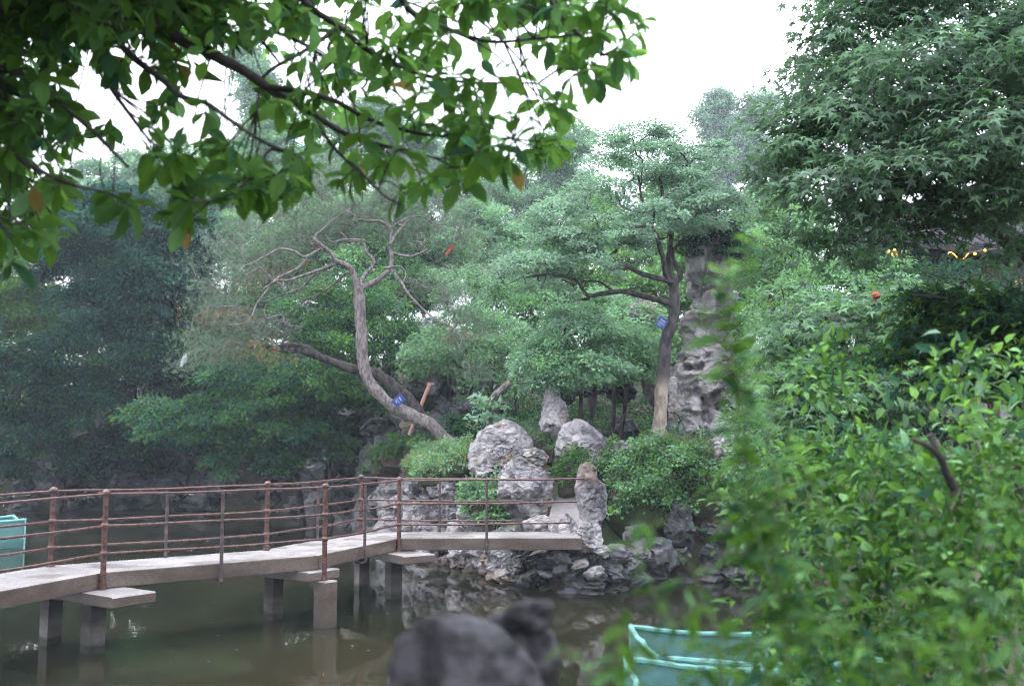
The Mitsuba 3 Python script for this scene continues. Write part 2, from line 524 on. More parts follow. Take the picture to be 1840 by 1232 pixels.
def grow(start_nodes, start_dir, targets, rng, sag=0.06, rmin=0.008, power=0.42, rmax=0.12, sides=5, wiggle=0.10):
    """Joins every target to the nearest wood already there, as tapering curves. start_nodes: (k, 3)."""
    nodes = [np.asarray(p, float) for p in start_nodes]
    parent = [-1] * len(nodes)
    weight = [0.0] * len(nodes)
    base = np.mean(nodes, 0)
    edges = []
    for c in sorted(targets, key=lambda t: np.linalg.norm(t - base)):
        P = np.array(nodes)
        dist = np.linalg.norm(P - c, axis=1)
        dist = dist + 0.25 * np.linalg.norm(P - base, axis=1) * 0.4 + 0.35 * np.maximum(P[:, 2] - c[2], 0)
        j = int(np.argmin(dist))
        a = nodes[j]
        L = np.linalg.norm(c - a)
        prev = j
        chain = [j]
        for t in (0.35, 0.7, 1.0):
            p = a + (c - a) * t
            if t < 1:
                p = p + rng.normal(size=3) * L * wiggle + np.array([0, 0, L * sag * (1 - abs(2 * t - 1))])
            nodes.append(p)
            parent.append(prev)
            weight.append(0.0)
            prev = len(nodes) - 1
            chain.append(prev)
        edges.append(chain)
        i = prev
        while i != -1:
            weight[i] += 1
            i = parent[i]
    meshes = []
    for chain in edges:
        pts = spline(np.array([nodes[i] for i in chain]), 2)
        w = np.array([min(weight[i], weight[chain[1]]) for i in chain])
        r = np.minimum(rmin * np.maximum(w, 1) ** power, rmax)
        meshes.append(tube(pts, np.interp(np.linspace(0, 1, len(pts)), np.linspace(0, 1, len(r)), r), sides, caps=False))
    return join(meshes)


def lobes_px(rows):
    """(px, py, Y, rx px, ry px[, depth m]) ellipses of the photograph -> ellipsoids of the garden."""
    out = []
    for r in rows:
        c = at(r[0], r[1], r[2])
        s = r[2] / F_PX
        out.append((*c, r[3] * s, r[5] if len(r) > 5 else 0.75 * r[3] * s, r[4] * s))
    return out


def tree(name, label, cat, seed, trunks, lobes, n_clumps, per, rc, leaf, bark_key='dark_bark', group=None, limbs=(), wood_targets=None, rmin=0.008, bsdf='leaf', crown_name='crown', inner=0.5, **kw):
    """A tree or bush: trunks = list of (points, r0, r1); limbs the same (parts named limb); the rest of the wood grows to the clumps."""
    rng = rng_(seed)
    k = thing(name, label, cat, group)
    nodes = []
    for pts, r0, r1 in trunks:
        p = spline(pts, 6)
        r = np.linspace(r0, r1, len(p))
        r[0] *= 1.35
        part(k, 'trunk' if len(trunks) == 1 or cat != 'bush' else 'stem', mikit.ply(tube(p, r, 10, rough=0.22, seed=seed), bark_key, 40))
        nodes += list(p[len(p) // 2:]) if not limbs else [p[-1]]
    for pts, r0, r1 in limbs:
        p = spline(pts, 5)
        part(k, 'limb', mikit.ply(tube(p, np.linspace(r0, r1, len(p)), 8, rough=0.22, seed=seed), bark_key, 40))
        nodes += list(p[1::3])
    c, o = clumps_in(lobes, n_clumps, rng, inner=inner)
    sub = c if wood_targets is None or wood_targets >= len(c) else c[rng.choice(len(c), wood_targets, replace=False)]
    if len(sub):
        part(k, 'branches', mikit.ply(grow(nodes, None, sub, rng, rmin=rmin), bark_key, 60), stuff=True)
    part(k, crown_name, leaf_ply([foliage(c, o, per, rc, leaf, rng, **kw)], bsdf), stuff=True)
    return k


# ------------------------------------------------------------------ ground, pond, air
POND = np.array([(-14, 4.8), (-2.7, 4.6), (-1.5, 2.8), (0.9, 2.8), (1.4, 5.2), (3.2, 7.6), (4.2, 10.5), (4.6, 14.2), (4.2, 16.5), (2.3, 16.2), (1.75, 15.7), (1.25, 15.15), (0.6, 15.35), (0.2, 16.4), (-0.5, 17.6), (-1.3, 18.9),
                 (-2.1, 20.9), (-3.1, 24.0), (-4.2, 28.0), (-6.5, 32.0), (-12, 33.0), (-20, 32), (-27, 24), (-26, 8), (-20, 5)], float)


def pond_sd(x, y):
    """Signed distance to the pond's edge, negative on the water."""
    p = np.stack([x, y], -1)
    d = np.full(x.shape, 1e9)
    inside = np.zeros(x.shape, bool)
    for a, b in zip(POND, np.roll(POND, -1, 0)):
        e = b - a
        w = p - a
        t = np.clip((w @ e) / (e @ e), 0, 1)
        d = np.minimum(d, np.linalg.norm(w - t[..., None] * e, axis=-1))
        c = (a[1] <= p[..., 1]) != (b[1] <= p[..., 1])
        with np.errstate(divide='ignore', invalid='ignore'):
            cross = a[0] + (p[..., 1] - a[1]) / (b[1] - a[1]) * e[0]
        inside ^= c & (p[..., 0] < cross)
    return np.where(inside, -d, d)


def sstep(a, b, x):
    t = np.clip((x - a) / (b - a), 0, 1)
    return t * t * (3 - 2 * t)


def ground_z(x, y):
    x, y = np.asarray(x, float), np.asarray(y, float)
    sd = pond_sd(x, y)
    p = np.stack([x, y, x * 0], -1)
    hi = 0.72 - 0.42 * (1 - sstep(.2, 1.1, sd)) * sstep(15, 16.5, y) + (0.72 * sstep(16.3, 18.0, y) + 0.80 * sstep(17.8, 19.8, y)) * sstep(0.2, 1.5, sd) * sstep(-5.5, -3.5, x + (y - 20) * 0.35) + 4.2 * sstep(22, 55, y) + 2.5 * sstep(50, 120, y)
    hi = hi + 0.5 * sstep(22, 28, y) * (meshkit.fbm(p * 0.35, 3) - 0.5) + 0.16 * (meshkit.fbm(p * 1.7 + 5, 3) - 0.5)
    return np.where(sd < 0, -1.0 * sstep(0, 0.8, -sd) - 0.05, (hi + 0.05) * sstep(-0.05, 0.4, sd) - 0.05)


gx = np.concatenate([np.linspace(-150, -32, 22), np.linspace(-31, -9, 50), np.linspace(-8.8, 9, 120), np.linspace(9.5, 32, 46), np.linspace(34, 150, 22)])
gy = np.concatenate([np.linspace(-30, -2, 12), np.linspace(-1, 40, 210), np.linspace(41, 70, 40), np.linspace(75, 200, 24)])
GX, GY = np.meshgrid(gx, gy, indexing='ij')
GZ = ground_z(GX, GY)
ii, jj = np.meshgrid(np.arange(len(gx) - 1), np.arange(len(gy) - 1), indexing='ij')
m_ = len(gy)
gf = np.stack([ii * m_ + jj, (ii + 1) * m_ + jj, (ii + 1) * m_ + jj + 1, ii * m_ + jj + 1], -1).reshape(-1, 4)
struct('ground', mikit.ply((np.stack([GX, GY, GZ], -1).reshape(-1, 3), gf), 'soil', True))
struct('pond_surface', mikit.ply((np.array([(-30, 1.5, 0), (7, 1.5, 0), (7, 34, 0), (-30, 34, 0.0)]), np.array([[0, 1, 2], [0, 2, 3]])), 'pond_water', False,
                                 uv=np.array([(0, 0), (37, 0), (37, 32.5), (0, 32.5)], float)))

scene['haze_shell'] = {'type': 'null'}
scene['haze'] = {'type': 'cube', 'to_world': TF().translate([0, 85, 24.0]).scale([156, 121, 26.2]),
                 'bsdf': {'type': 'ref', 'id': 'haze_shell'}, 'interior': {'type': 'ref', 'id': 'haze_air'}}
labels['haze'] = {'kind': 'stuff', 'label': 'thin pale mist over the garden', 'category': 'haze'}

# ------------------------------------------------------------------ the zigzag footbridge
DECK, THICK = 0.85, 0.17
RAILS = (1.70, 1.36, 1.06)
F = [onz(-190, 1120, DECK)[:2], onz(181, 1029, DECK)[:2], onz(573, 998, DECK)[:2], onz(714, 968, DECK)[:2], at(1046, 965, 14.75)[:2]]
F[0] = F[1] + (onz(0, 1062, DECK)[:2] - F[1]) * 2.2
WID = 1.0


def left_normal(a, b):
    d = (b - a) / np.linalg.norm(b - a)
    return np.array([-d[1], d[0]])


B = []
for i in range(len(F)):
    if i == 0:
        B.append(F[0] + left_normal(F[0], F[1]) * WID)
    elif i == len(F) - 1:
        B.append(F[-1] + left_normal(F[-2], F[-1]) * WID)
    else:
        n1, n2 = left_normal(F[i - 1], F[i]), left_normal(F[i], F[i + 1])
        m = (n1 + n2) / np.linalg.norm(n1 + n2)
        B.append(F[i] + m * WID / (m @ n1))
bridge = thing('footbridge', 'zigzag concrete footbridge with rusty pipe railings over the dark pond', 'bridge')
for i in range(4):
    g1 = (F[i + 1] - F[i]) / np.linalg.norm(F[i + 1] - F[i]) * 0.006
    g2 = (B[i + 1] - B[i]) / np.linalg.norm(B[i + 1] - B[i]) * 0.006
    quad = np.array([F[i] + g1, F[i + 1] - g1, B[i + 1] - g2, B[i] + g2])
    lift = 0.003 * i
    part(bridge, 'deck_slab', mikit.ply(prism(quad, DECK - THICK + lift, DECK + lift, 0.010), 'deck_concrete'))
for i, (over, back) in enumerate(((0.62, 0.05), (0.10, 0.05), (0.62, 0.05))):
    i += 1
    d = (F[i] - B[i]) / np.linalg.norm(F[i] - B[i])
    s = np.array([-d[1], d[0]])
    e0, e1 = B[i] - d * back, F[i] + d * over
    quad = np.array([e0 - s * 0.26, e1 - s * 0.26, e1 + s * 0.26, e0 + s * 0.26])
    zt = DECK - THICK - 0.004
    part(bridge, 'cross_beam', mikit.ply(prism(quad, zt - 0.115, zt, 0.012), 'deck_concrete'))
    spots = ((F[i] - d * 0.10, 0.18), (B[i] + d * 0.12, 0.17)) if i != 2 else ((F[i] + d * 0.13, 0.20), (B[i] + d * 0.22, 0.17))
    for c, w in spots:
        q = np.array([c + (a * d + b * s) * w / 2 for a, b in ((-1, -1), (1, -1), (1, 1), (-1, 1))])
        if np.cross(q[1] - q[0], q[2] - q[1]) < 0:
            q = q[::-1]
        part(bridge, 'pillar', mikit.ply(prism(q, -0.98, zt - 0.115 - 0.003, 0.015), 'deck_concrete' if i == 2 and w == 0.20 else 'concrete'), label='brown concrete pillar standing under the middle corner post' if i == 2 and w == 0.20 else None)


def ball(c, r, squash=1.0, n=2):
    v, f = tm(trimesh.creation.icosphere(subdivisions=n))
    return v * [r, r, r * squash] + c, f


def corner_post(xy, base):
    xy = np.asarray(xy)
    zs = [base, base + 0.05, base + 0.05, RAILS[0] - 0.02]
    k = part(bridge, 'post', mikit.ply(tube(np.array([[*xy, z] for z in zs]), [0.046, 0.042, 0.032, 0.028], 12), 'rusty_paint', 40), label='rusty red round corner post with ball knobs')
    for z in RAILS:
        part(k, 'knob', mikit.ply(ball(np.array([*xy, z + (0.01 if z == RAILS[0] else 0)]), 0.047 if z == RAILS[0] else 0.045, 0.85), 'rusty_paint', True))


def flat_post(xy, side, out):
    """Thin bar bolted to the edge of the deck, with a hooked strap under it."""
    xy = np.asarray(xy)
    p = np.array([[*xy, RAILS[0] - 0.01], [*xy, DECK + 0.02], [*(xy + out * 0.015), DECK - 0.02], [*(xy + out * 0.02), DECK - THICK - 0.02], [*(xy - out * 0.02), DECK - THICK - 0.045], [*(xy - out * 0.14), DECK - THICK - 0.035]])
    part(bridge, 'post', mikit.ply(tube(p, [0.019, 0.021, 0.024, 0.024, 0.018, 0.014], 8), 'dark_iron', 40), label='thin dark iron post strapped to the deck edge')


edge = 0.045
front, rear = [], []
drop_rng = rng_(404)
scene['rain_water'] = {'type': 'dielectric', 'int_ior': 1.33, 'ext_ior': 1.0}
for i in range(len(F)):
    m = (F[i] - B[i]) / np.linalg.norm(F[i] - B[i])
    front.append(F[i] + m * edge * (2.2 if i == 2 else 1.0))
    rear.append(B[i] + (m * 0.06))
front[4] = at(1050, 900, 14.78)[:2]
rear[4] = at(948, 900, 15.75)[:2]
for line, isf in ((front, True), (rear, False)):
    for i in range(4):
        a, b = line[i], line[i + 1]
        seglen = np.linalg.norm(b - a)
        for zi, z in enumerate(RAILS):
            za = zb = z
            b2 = b
            if i == 3:
                b2 = a + (b - a) * (1.0 - 0.04 * zi)
                zb = z + (0.02 if isf else -0.03)
            t = np.linspace(0, 1, 9)
            sagp = np.column_stack([a[0] + (b2[0] - a[0]) * t, a[1] + (b2[1] - a[1]) * t, za + (zb - za) * t])
            sagp[:, 2] += 0.004 * np.sin(t * 9 + i + zi * 2 + isf) - 0.010 * np.sin(np.pi * t)
            sagp[0, 2], sagp[-1, 2] = za, zb
            sp_ = spline(sagp, 3)
            rk = part(bridge, 'rail', mikit.ply(tube(sp_, 0.0145, 8), 'rusty_paint', 40))
            drops = []
            for _ in range(int(seglen * (13 if zi == 0 else 5))):
                w_ = drop_rng.uniform(0, len(sp_) - 1.01)
                c0 = sp_[int(w_)] + (sp_[int(w_) + 1] - sp_[int(w_)]) * (w_ % 1)
                drops.append(ball(c0 - [0, 0, 0.0185], 0.0055 * drop_rng.uniform(.7, 1.2), 1.25, 1))
            part(rk, 'raindrops', mikit.ply(join(drops), 'rain_water', True), stuff=True)
        mid = a + (b - a) * (0.50 if i != 3 else 0.47)
        out = -left_normal(a, b) if isf else left_normal(a, b)
        if i != 0 or isf:
            flat_post(mid, isf, out)
        else:
            flat_post(a + (b - a) * 0.6, isf, out)
    for i in (0, 1, 2, 3):
        corner_post(line[i], (DECK - THICK - 0.0 if i != 2 else DECK - THICK - 0.12) if isf else DECK)

# ------------------------------------------------------------------ boulders and rockeries
PROTO = [rock_mesh(50 + k, (1, 1, 1), 3, amp=0.32, pits=0.22, facets=14) for k in range(8)]
PROTO_PLY = {b: [mikit.ply(m, b, 40) for m in PROTO] for b in ('rock', 'dark_rock')}


def place(ply, c, h, yaw=0.0, tilt=0.0):
    return {**ply, 'to_world': TF().translate([float(x) for x in c]).rotate([0, 0, 1], math.degrees(yaw)).rotate([0, 1, 0], math.degrees(tilt)).scale([float(x) for x in h])}


def boulder(box, Y, label, seed, sub=5, depth=None, bsdf='rock', name='boulder', grow_=1.12, lean=0.0, **kw):
    c, h = rocks_at(*box, Y, depth)
    v, f = rock_mesh(seed, h * grow_, sub, **kw)
    if lean:
        v[:, 0] += lean * v[:, 2]
    k = solo(name, mikit.ply((v + c, f), bsdf, 40), label, 'rock')
    return k


boulder((854, 950, 768, 880), 18.5, 'rounded pale grey boulder behind the bridge rails, dark streaks down its face', 303, sub=5, amp=0.14, pits=0.08, facets=4, grow_=1.25, freq=1.2)
boulder((900, 988, 826, 940), 17.1, 'knobbly pale pitted rock where the rear railing ends', 202, pits=0.26, amp=0.24, sub=5, pit_freq=2.6, facets=4, grow_=1.2)
boulder((1036, 1088, 816, 985), 15.35, 'upright narrow grey stone at the end of the front railing', 37, sub=5, taper=-0.05, amp=0.16, facets=12, pits=.14, grow_=1.15)
boulder((1000, 1092, 764, 872), 18.6, 'broad leaning boulder with a shaded right flank above the path', 104, sub=5, amp=0.16, pits=0.08, facets=6, grow_=1.2, lean=-0.15, freq=1.1)
boulder((962, 1030, 709, 800), 18.9, 'pointed upright rock standing farther up the slope', 5, sub=5, taper=0.45, lean=-0.12, amp=0.2, pits=.1, grow_=1.2)
boulder((1030, 1080, 930, 1000), 15.2, 'small block stone under the upright stone at the landing', 6, sub=5)
boulder((1098, 1150, 792, 826), 17.6, 'low flat stone peeping out above the ivy mound', 7, sub=5)
boulder((848, 910, 832, 862), 17.9, 'small pale stone half sunk in the yellow green ground cover', 8, sub=5)
boulder((684, 742, 845, 900), 22.6, 'small pale rock at the left tip of the island', 9, sub=5)
boulder((735, 800, 880, 970), 20.4, 'upright grey rock seen through the railing beside the rusty corner post', 10, sub=5, taper=0.3)
boulder((795, 872, 890, 975), 19.4, 'square grey rock behind the middle of the railing', 11, sub=5)
boulder((686, 760, 885, 968), 22.4, 'wide pale rock at the water edge left of the rusty corner post', 12, sub=5)
boulder((868, 930, 940, 990), 17.8, 'dull grey shore rock just above the deck beside the pitted rock', 13, sub=5)
boulder((768, 838, 862, 940), 19.0, 'pale broken rock below the yellow green ground cover', 21, sub=5, amp=.25)
boulder((822, 878, 872, 962), 18.4, 'leaning pale slab left of the leafy creeper', 22, sub=5, amp=.25, lean=.1)
boulder((730, 780, 858, 900), 20.6, 'small grey rock above the wide pale shore rock', 23, sub=5)
boulder((930, 985, 802, 838), 18.2, 'small stone between the two biggest boulders', 24, sub=5)
boulder((1008, 1042, 846, 884), 17.3, 'low grey stone at the edge of the path below the ivy patch', 25, sub=5)
boulder((880, 925, 800, 850), 17.9, 'mid sized stone at the foot of the rounded boulder', 27, sub=5)
boulder((1188, 1252, 898, 975), 16.5, 'dark grey stone below the ivy mound', 14, bsdf='dark_rock', sub=5)
boulder((1290, 1360, 780, 830), 17.2, 'flat pale stone beside the foot of the tall pillar rock', 16, sub=5)
boulder((1180, 1232, 682, 770), 19.9, 'bluish grey slab leaning against the tall pillar rock', 17, sub=5, lean=0.1)
boulder((1156, 1196, 655, 740), 20.6, 'dark capped rock hidden behind the forked tree trunk', 18, sub=5)
boulder((1128, 1176, 536, 584), 25.0, 'pale rock showing among leaves left of the upper blue plaque', 19, sub=5)
boulder((738, 800, 574, 618), 27.0, 'pale rock ledge among leaves right of the pine trunk', 20, sub=5)


def pillar_rock():
    """The tall pierced limestone: a stack of lobes swept round a bending axis."""
    prof = [(800, 1270, 62), (770, 1268, 60), (735, 1264, 54), (700, 1266, 50), (660, 1272, 50), (630, 1270, 40), (600, 1268, 36), (570, 1276, 36), (530, 1280, 36), (500, 1276, 32), (470, 1272, 34), (440, 1276, 36), (415, 1280, 26), (402, 1280, 8)]
    P = spline(np.array(prof, float), 14)
    Y = 20.3
    nt = 120
    th = np.arange(nt) * 2 * np.pi / nt
    axis = np.array([at(p[1], p[0], Y) for p in P])
    rad = P[:, 2] * Y / F_PX * 1.1
    v = axis[:, None] + np.stack([np.cos(th)[None] * rad[:, None], 0.8 * np.sin(th)[None] * rad[:, None], th[None] * 0 * rad[:, None]], -1)
    n = np.stack([np.cos(th), np.sin(th), th * 0], -1)[None]
    big = meshkit.fbm(v * 1.7 + 3, 3) - 0.5
    pit = np.clip((meshkit.fbm(v * [3.4, 3.4, 2.6] + 11, 2) - 0.52) / 0.14, 0, 1)
    pit = pit * pit * (3 - 2 * pit)
    ridge = np.abs(meshkit.fbm(v * 4.2 + 20, 3) - 0.5) * 2
    fine = meshkit.fbm(v * 9 + 2, 3) - 0.5
    d = 0.80 * big - 0.55 * pit + 0.26 * ridge + 0.20 * fine + 0.06
    w = np.stack([meshkit.noise(v * 3.0 + 30 * (j + 1)) for j in range(3)], -1) - 0.5
    v = v + n * d[..., None] * np.minimum(rad, 0.55)[:, None, None] * 1.2 + w * 0.22
    L = len(P)
    i, j = np.meshgrid(np.arange(L - 1), np.arange(nt), indexing='ij')
    q = np.stack([i * nt + j, i * nt + (j + 1) % nt, (i + 1) * nt + (j + 1) % nt, (i + 1) * nt + j], -1).reshape(-1, 4)
    f = np.vstack([q[:, [0, 1, 2]], q[:, [0, 2, 3]]])[:, ::-1]
    return v.reshape(-1, 3), f[:, ::-1]


solo('pillar_rock', mikit.ply(pillar_rock(), 'rock', 40), 'tall weathered limestone pillar full of hollows beside the forked tree', 'rock')


def rockery(name, label, spots, bsdf, seed, size=(0.45, 0.45, 0.4), jitter=0.35):
    rng = rng_(seed)
    k = thing(name, label, 'rockery')
    for c in spots:
        h = np.array(size) * rng.uniform(0.6, 1.35) * rng.uniform(0.75, 1.3, 3)
        part(k, 'stone', place(PROTO_PLY[bsdf][rng.integers(8)], np.asarray(c) + rng.normal(size=3) * jitter * np.array(size) * 0.5, h, rng.uniform(0, 6.3), rng.normal() * 0.3))
    return k


def wall_spots(px0, px1, py0, py1, Y0, Y1, step_m, rng, back=0.0):
    out = []
    n = max(2, int(round((px1 - px0) * (Y0 + Y1) / 2 / F_PX / step_m)))
    for t in np.linspace(0, 1, n):
        Y = Y0 + (Y1 - Y0) * t
        top = py0
        rows = max(1, int(round((py1 - top) * Y / F_PX / (step_m * 0.75))))
        for r in np.linspace(0, 1, rows) if rows > 1 else [0.5]:
            out.append(at(px0 + (px1 - px0) * t + rng.normal() * 6, py1 + (top - py1) * r, Y + back * r))
    return out


rg = rng_(77)


def shore(points, z, step):
    out = []
    for a, b in zip(points[:-1], points[1:]):
        a, b = np.array(a, float), np.array(b, float)
        n = max(1, int(np.linalg.norm(b - a) / step))
        for t in np.arange(n) / n:
            for zz in np.atleast_1d(z):
                out.append(np.array([*(a + (b - a) * t), zz]))
    return out


rockery('landing_rockery', 'wet stones stacked under the landing end of the bridge, underside shadow put into their dark colour', shore([(0.1, 16.6), (0.55, 15.6), (1.2, 15.2), (1.8, 15.7), (2.4, 16.3)], (-0.02, 0.16, 0.34, 0.52), 0.27), 'dark_rock', 3, (0.30, 0.26, 0.15))  # the dark rock colour paints in the shadow under the overhang
rockery('ledge_stones', 'few brownish stones wedged beneath the narrow upright stone', [at(1012, 1003, 15.2), at(1040, 1012, 15.1), at(1075, 990, 15.1), at(1100, 1000, 15.4), at(985, 1028, 15.2), at(1060, 1030, 15.1)], 'rock', 13, (0.19, 0.2, 0.10))
rockery('island_rockery', 'pale shore rocks along the island edge behind the bridge deck', shore([(0.1, 16.7), (-0.5, 17.7), (-1.25, 19.0), (-2.05, 21.0), (-3.0, 24.0)], (0.05, 0.5), 0.55) + shore([(-0.7, 18.1), (-1.25, 19.0), (-2.05, 21.0), (-3.0, 24.0)], (0.95, 1.35), 0.55), 'rock', 4, (0.42, 0.4, 0.3))
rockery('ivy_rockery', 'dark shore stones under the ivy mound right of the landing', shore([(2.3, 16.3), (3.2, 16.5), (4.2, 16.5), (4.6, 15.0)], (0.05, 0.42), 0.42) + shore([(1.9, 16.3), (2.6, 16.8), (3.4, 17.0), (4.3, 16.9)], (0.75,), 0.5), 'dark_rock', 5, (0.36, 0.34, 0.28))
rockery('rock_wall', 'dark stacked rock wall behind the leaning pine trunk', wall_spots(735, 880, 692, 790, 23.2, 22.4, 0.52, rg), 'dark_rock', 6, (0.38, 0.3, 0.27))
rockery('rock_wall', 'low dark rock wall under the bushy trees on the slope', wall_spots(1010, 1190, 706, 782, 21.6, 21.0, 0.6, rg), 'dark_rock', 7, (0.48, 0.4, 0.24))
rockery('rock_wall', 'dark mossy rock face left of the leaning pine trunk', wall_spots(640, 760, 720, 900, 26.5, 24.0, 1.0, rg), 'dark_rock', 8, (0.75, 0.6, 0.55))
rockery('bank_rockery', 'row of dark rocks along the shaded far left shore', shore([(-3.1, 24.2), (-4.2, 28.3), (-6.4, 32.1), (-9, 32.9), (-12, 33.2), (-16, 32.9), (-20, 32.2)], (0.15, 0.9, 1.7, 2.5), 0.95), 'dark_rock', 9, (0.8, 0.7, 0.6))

# landing path and steps up the slope
def strip(rows, thick=0.12):
    """A stone walk from rows of (left xyz, right xyz): a slab of even thickness."""
    L, Rr = np.array([r[0] for r in rows], float), np.array([r[1] for r in rows], float)
    n = len(L)
    v = np.vstack([L, Rr, L - [0, 0, thick], Rr - [0, 0, thick]])
    f = []
    for i in range(n - 1):
        f += [[i, n + i, n + i + 1], [i, n + i + 1, i + 1]]
        f += [[2 * n + i, 2 * n + i + 1, i + 1], [2 * n + i, i + 1, i]]
        f += [[n + i, 3 * n + i, 3 * n + i + 1], [n + i, 3 * n + i + 1, n + i + 1]]
    for a, s in ((0, 1), (n - 1, -1)):
        q = [[a, 2 * n + a, 3 * n + a], [a, 3 * n + a, n + a]]
        f += q if s > 0 else [x[::-1] for x in q]
    return np.array(v), np.array(f)


walk = strip([(at(985, 950, 15.9), at(1046, 962, 15.2)), (at(985, 935, 16.4), at(1060, 935, 15.9)), (at(992, 905, 17.0), at(1066, 903, 16.6)), (at(1012, 874, 17.7), at(1078, 876, 17.3))], 0.3)
struct('garden_path', mikit.ply(walk, 'path_stone'))
kerb = thing('kerb_stones', 'low row of squared grey stones between the deck and the pitted rock', 'kerb')
for i, (x0, x1, y0, y1, Y_) in enumerate(((800, 852, 926, 966, 18.6), (846, 910, 922, 966, 17.9), (900, 956, 924, 968, 17.2), (944, 1002, 920, 968, 16.6), (994, 1042, 926, 970, 15.7), (900, 950, 945, 974, 16.9))):
    c_, h_ = rocks_at(x0, x1, y0, y1 + 14, Y_, 0.5)
    part(kerb, 'stone', mikit.ply((lambda vf: (vf[0] + c_, vf[1]))(rock_mesh(700 + i, h_ * 1.25, 4, amp=.12, pits=.05, facets=14)), 'rock', 40))
st = thing('stone_steps', 'three worn stone steps climbing between the boulders', 'steps')
for i in range(4):
    py = 866 - i * 11
    a, b = at(1010 + i * 10, py, 17.8 + i * 0.42), at(1098 + i * 8, py, 17.8 + i * 0.42)
    d = 0.45
    q = np.array([a[:2], b[:2], b[:2] + [0.02, d], a[:2] + [0.02, d]])
    part(st, 'step', mikit.ply(prism(q, a[2] - 0.3, a[2], 0.02), 'path_stone'))

# ------------------------------------------------------------------ the pine, the forked tree and the middle ground


def px_line(rows, Y, dy=0.0):
    n = len(rows)
    return [at(r[0], r[1], (r[2] if len(r) > 2 else Y + dy * i / max(n - 1, 1))) for i, r in enumerate(rows)]


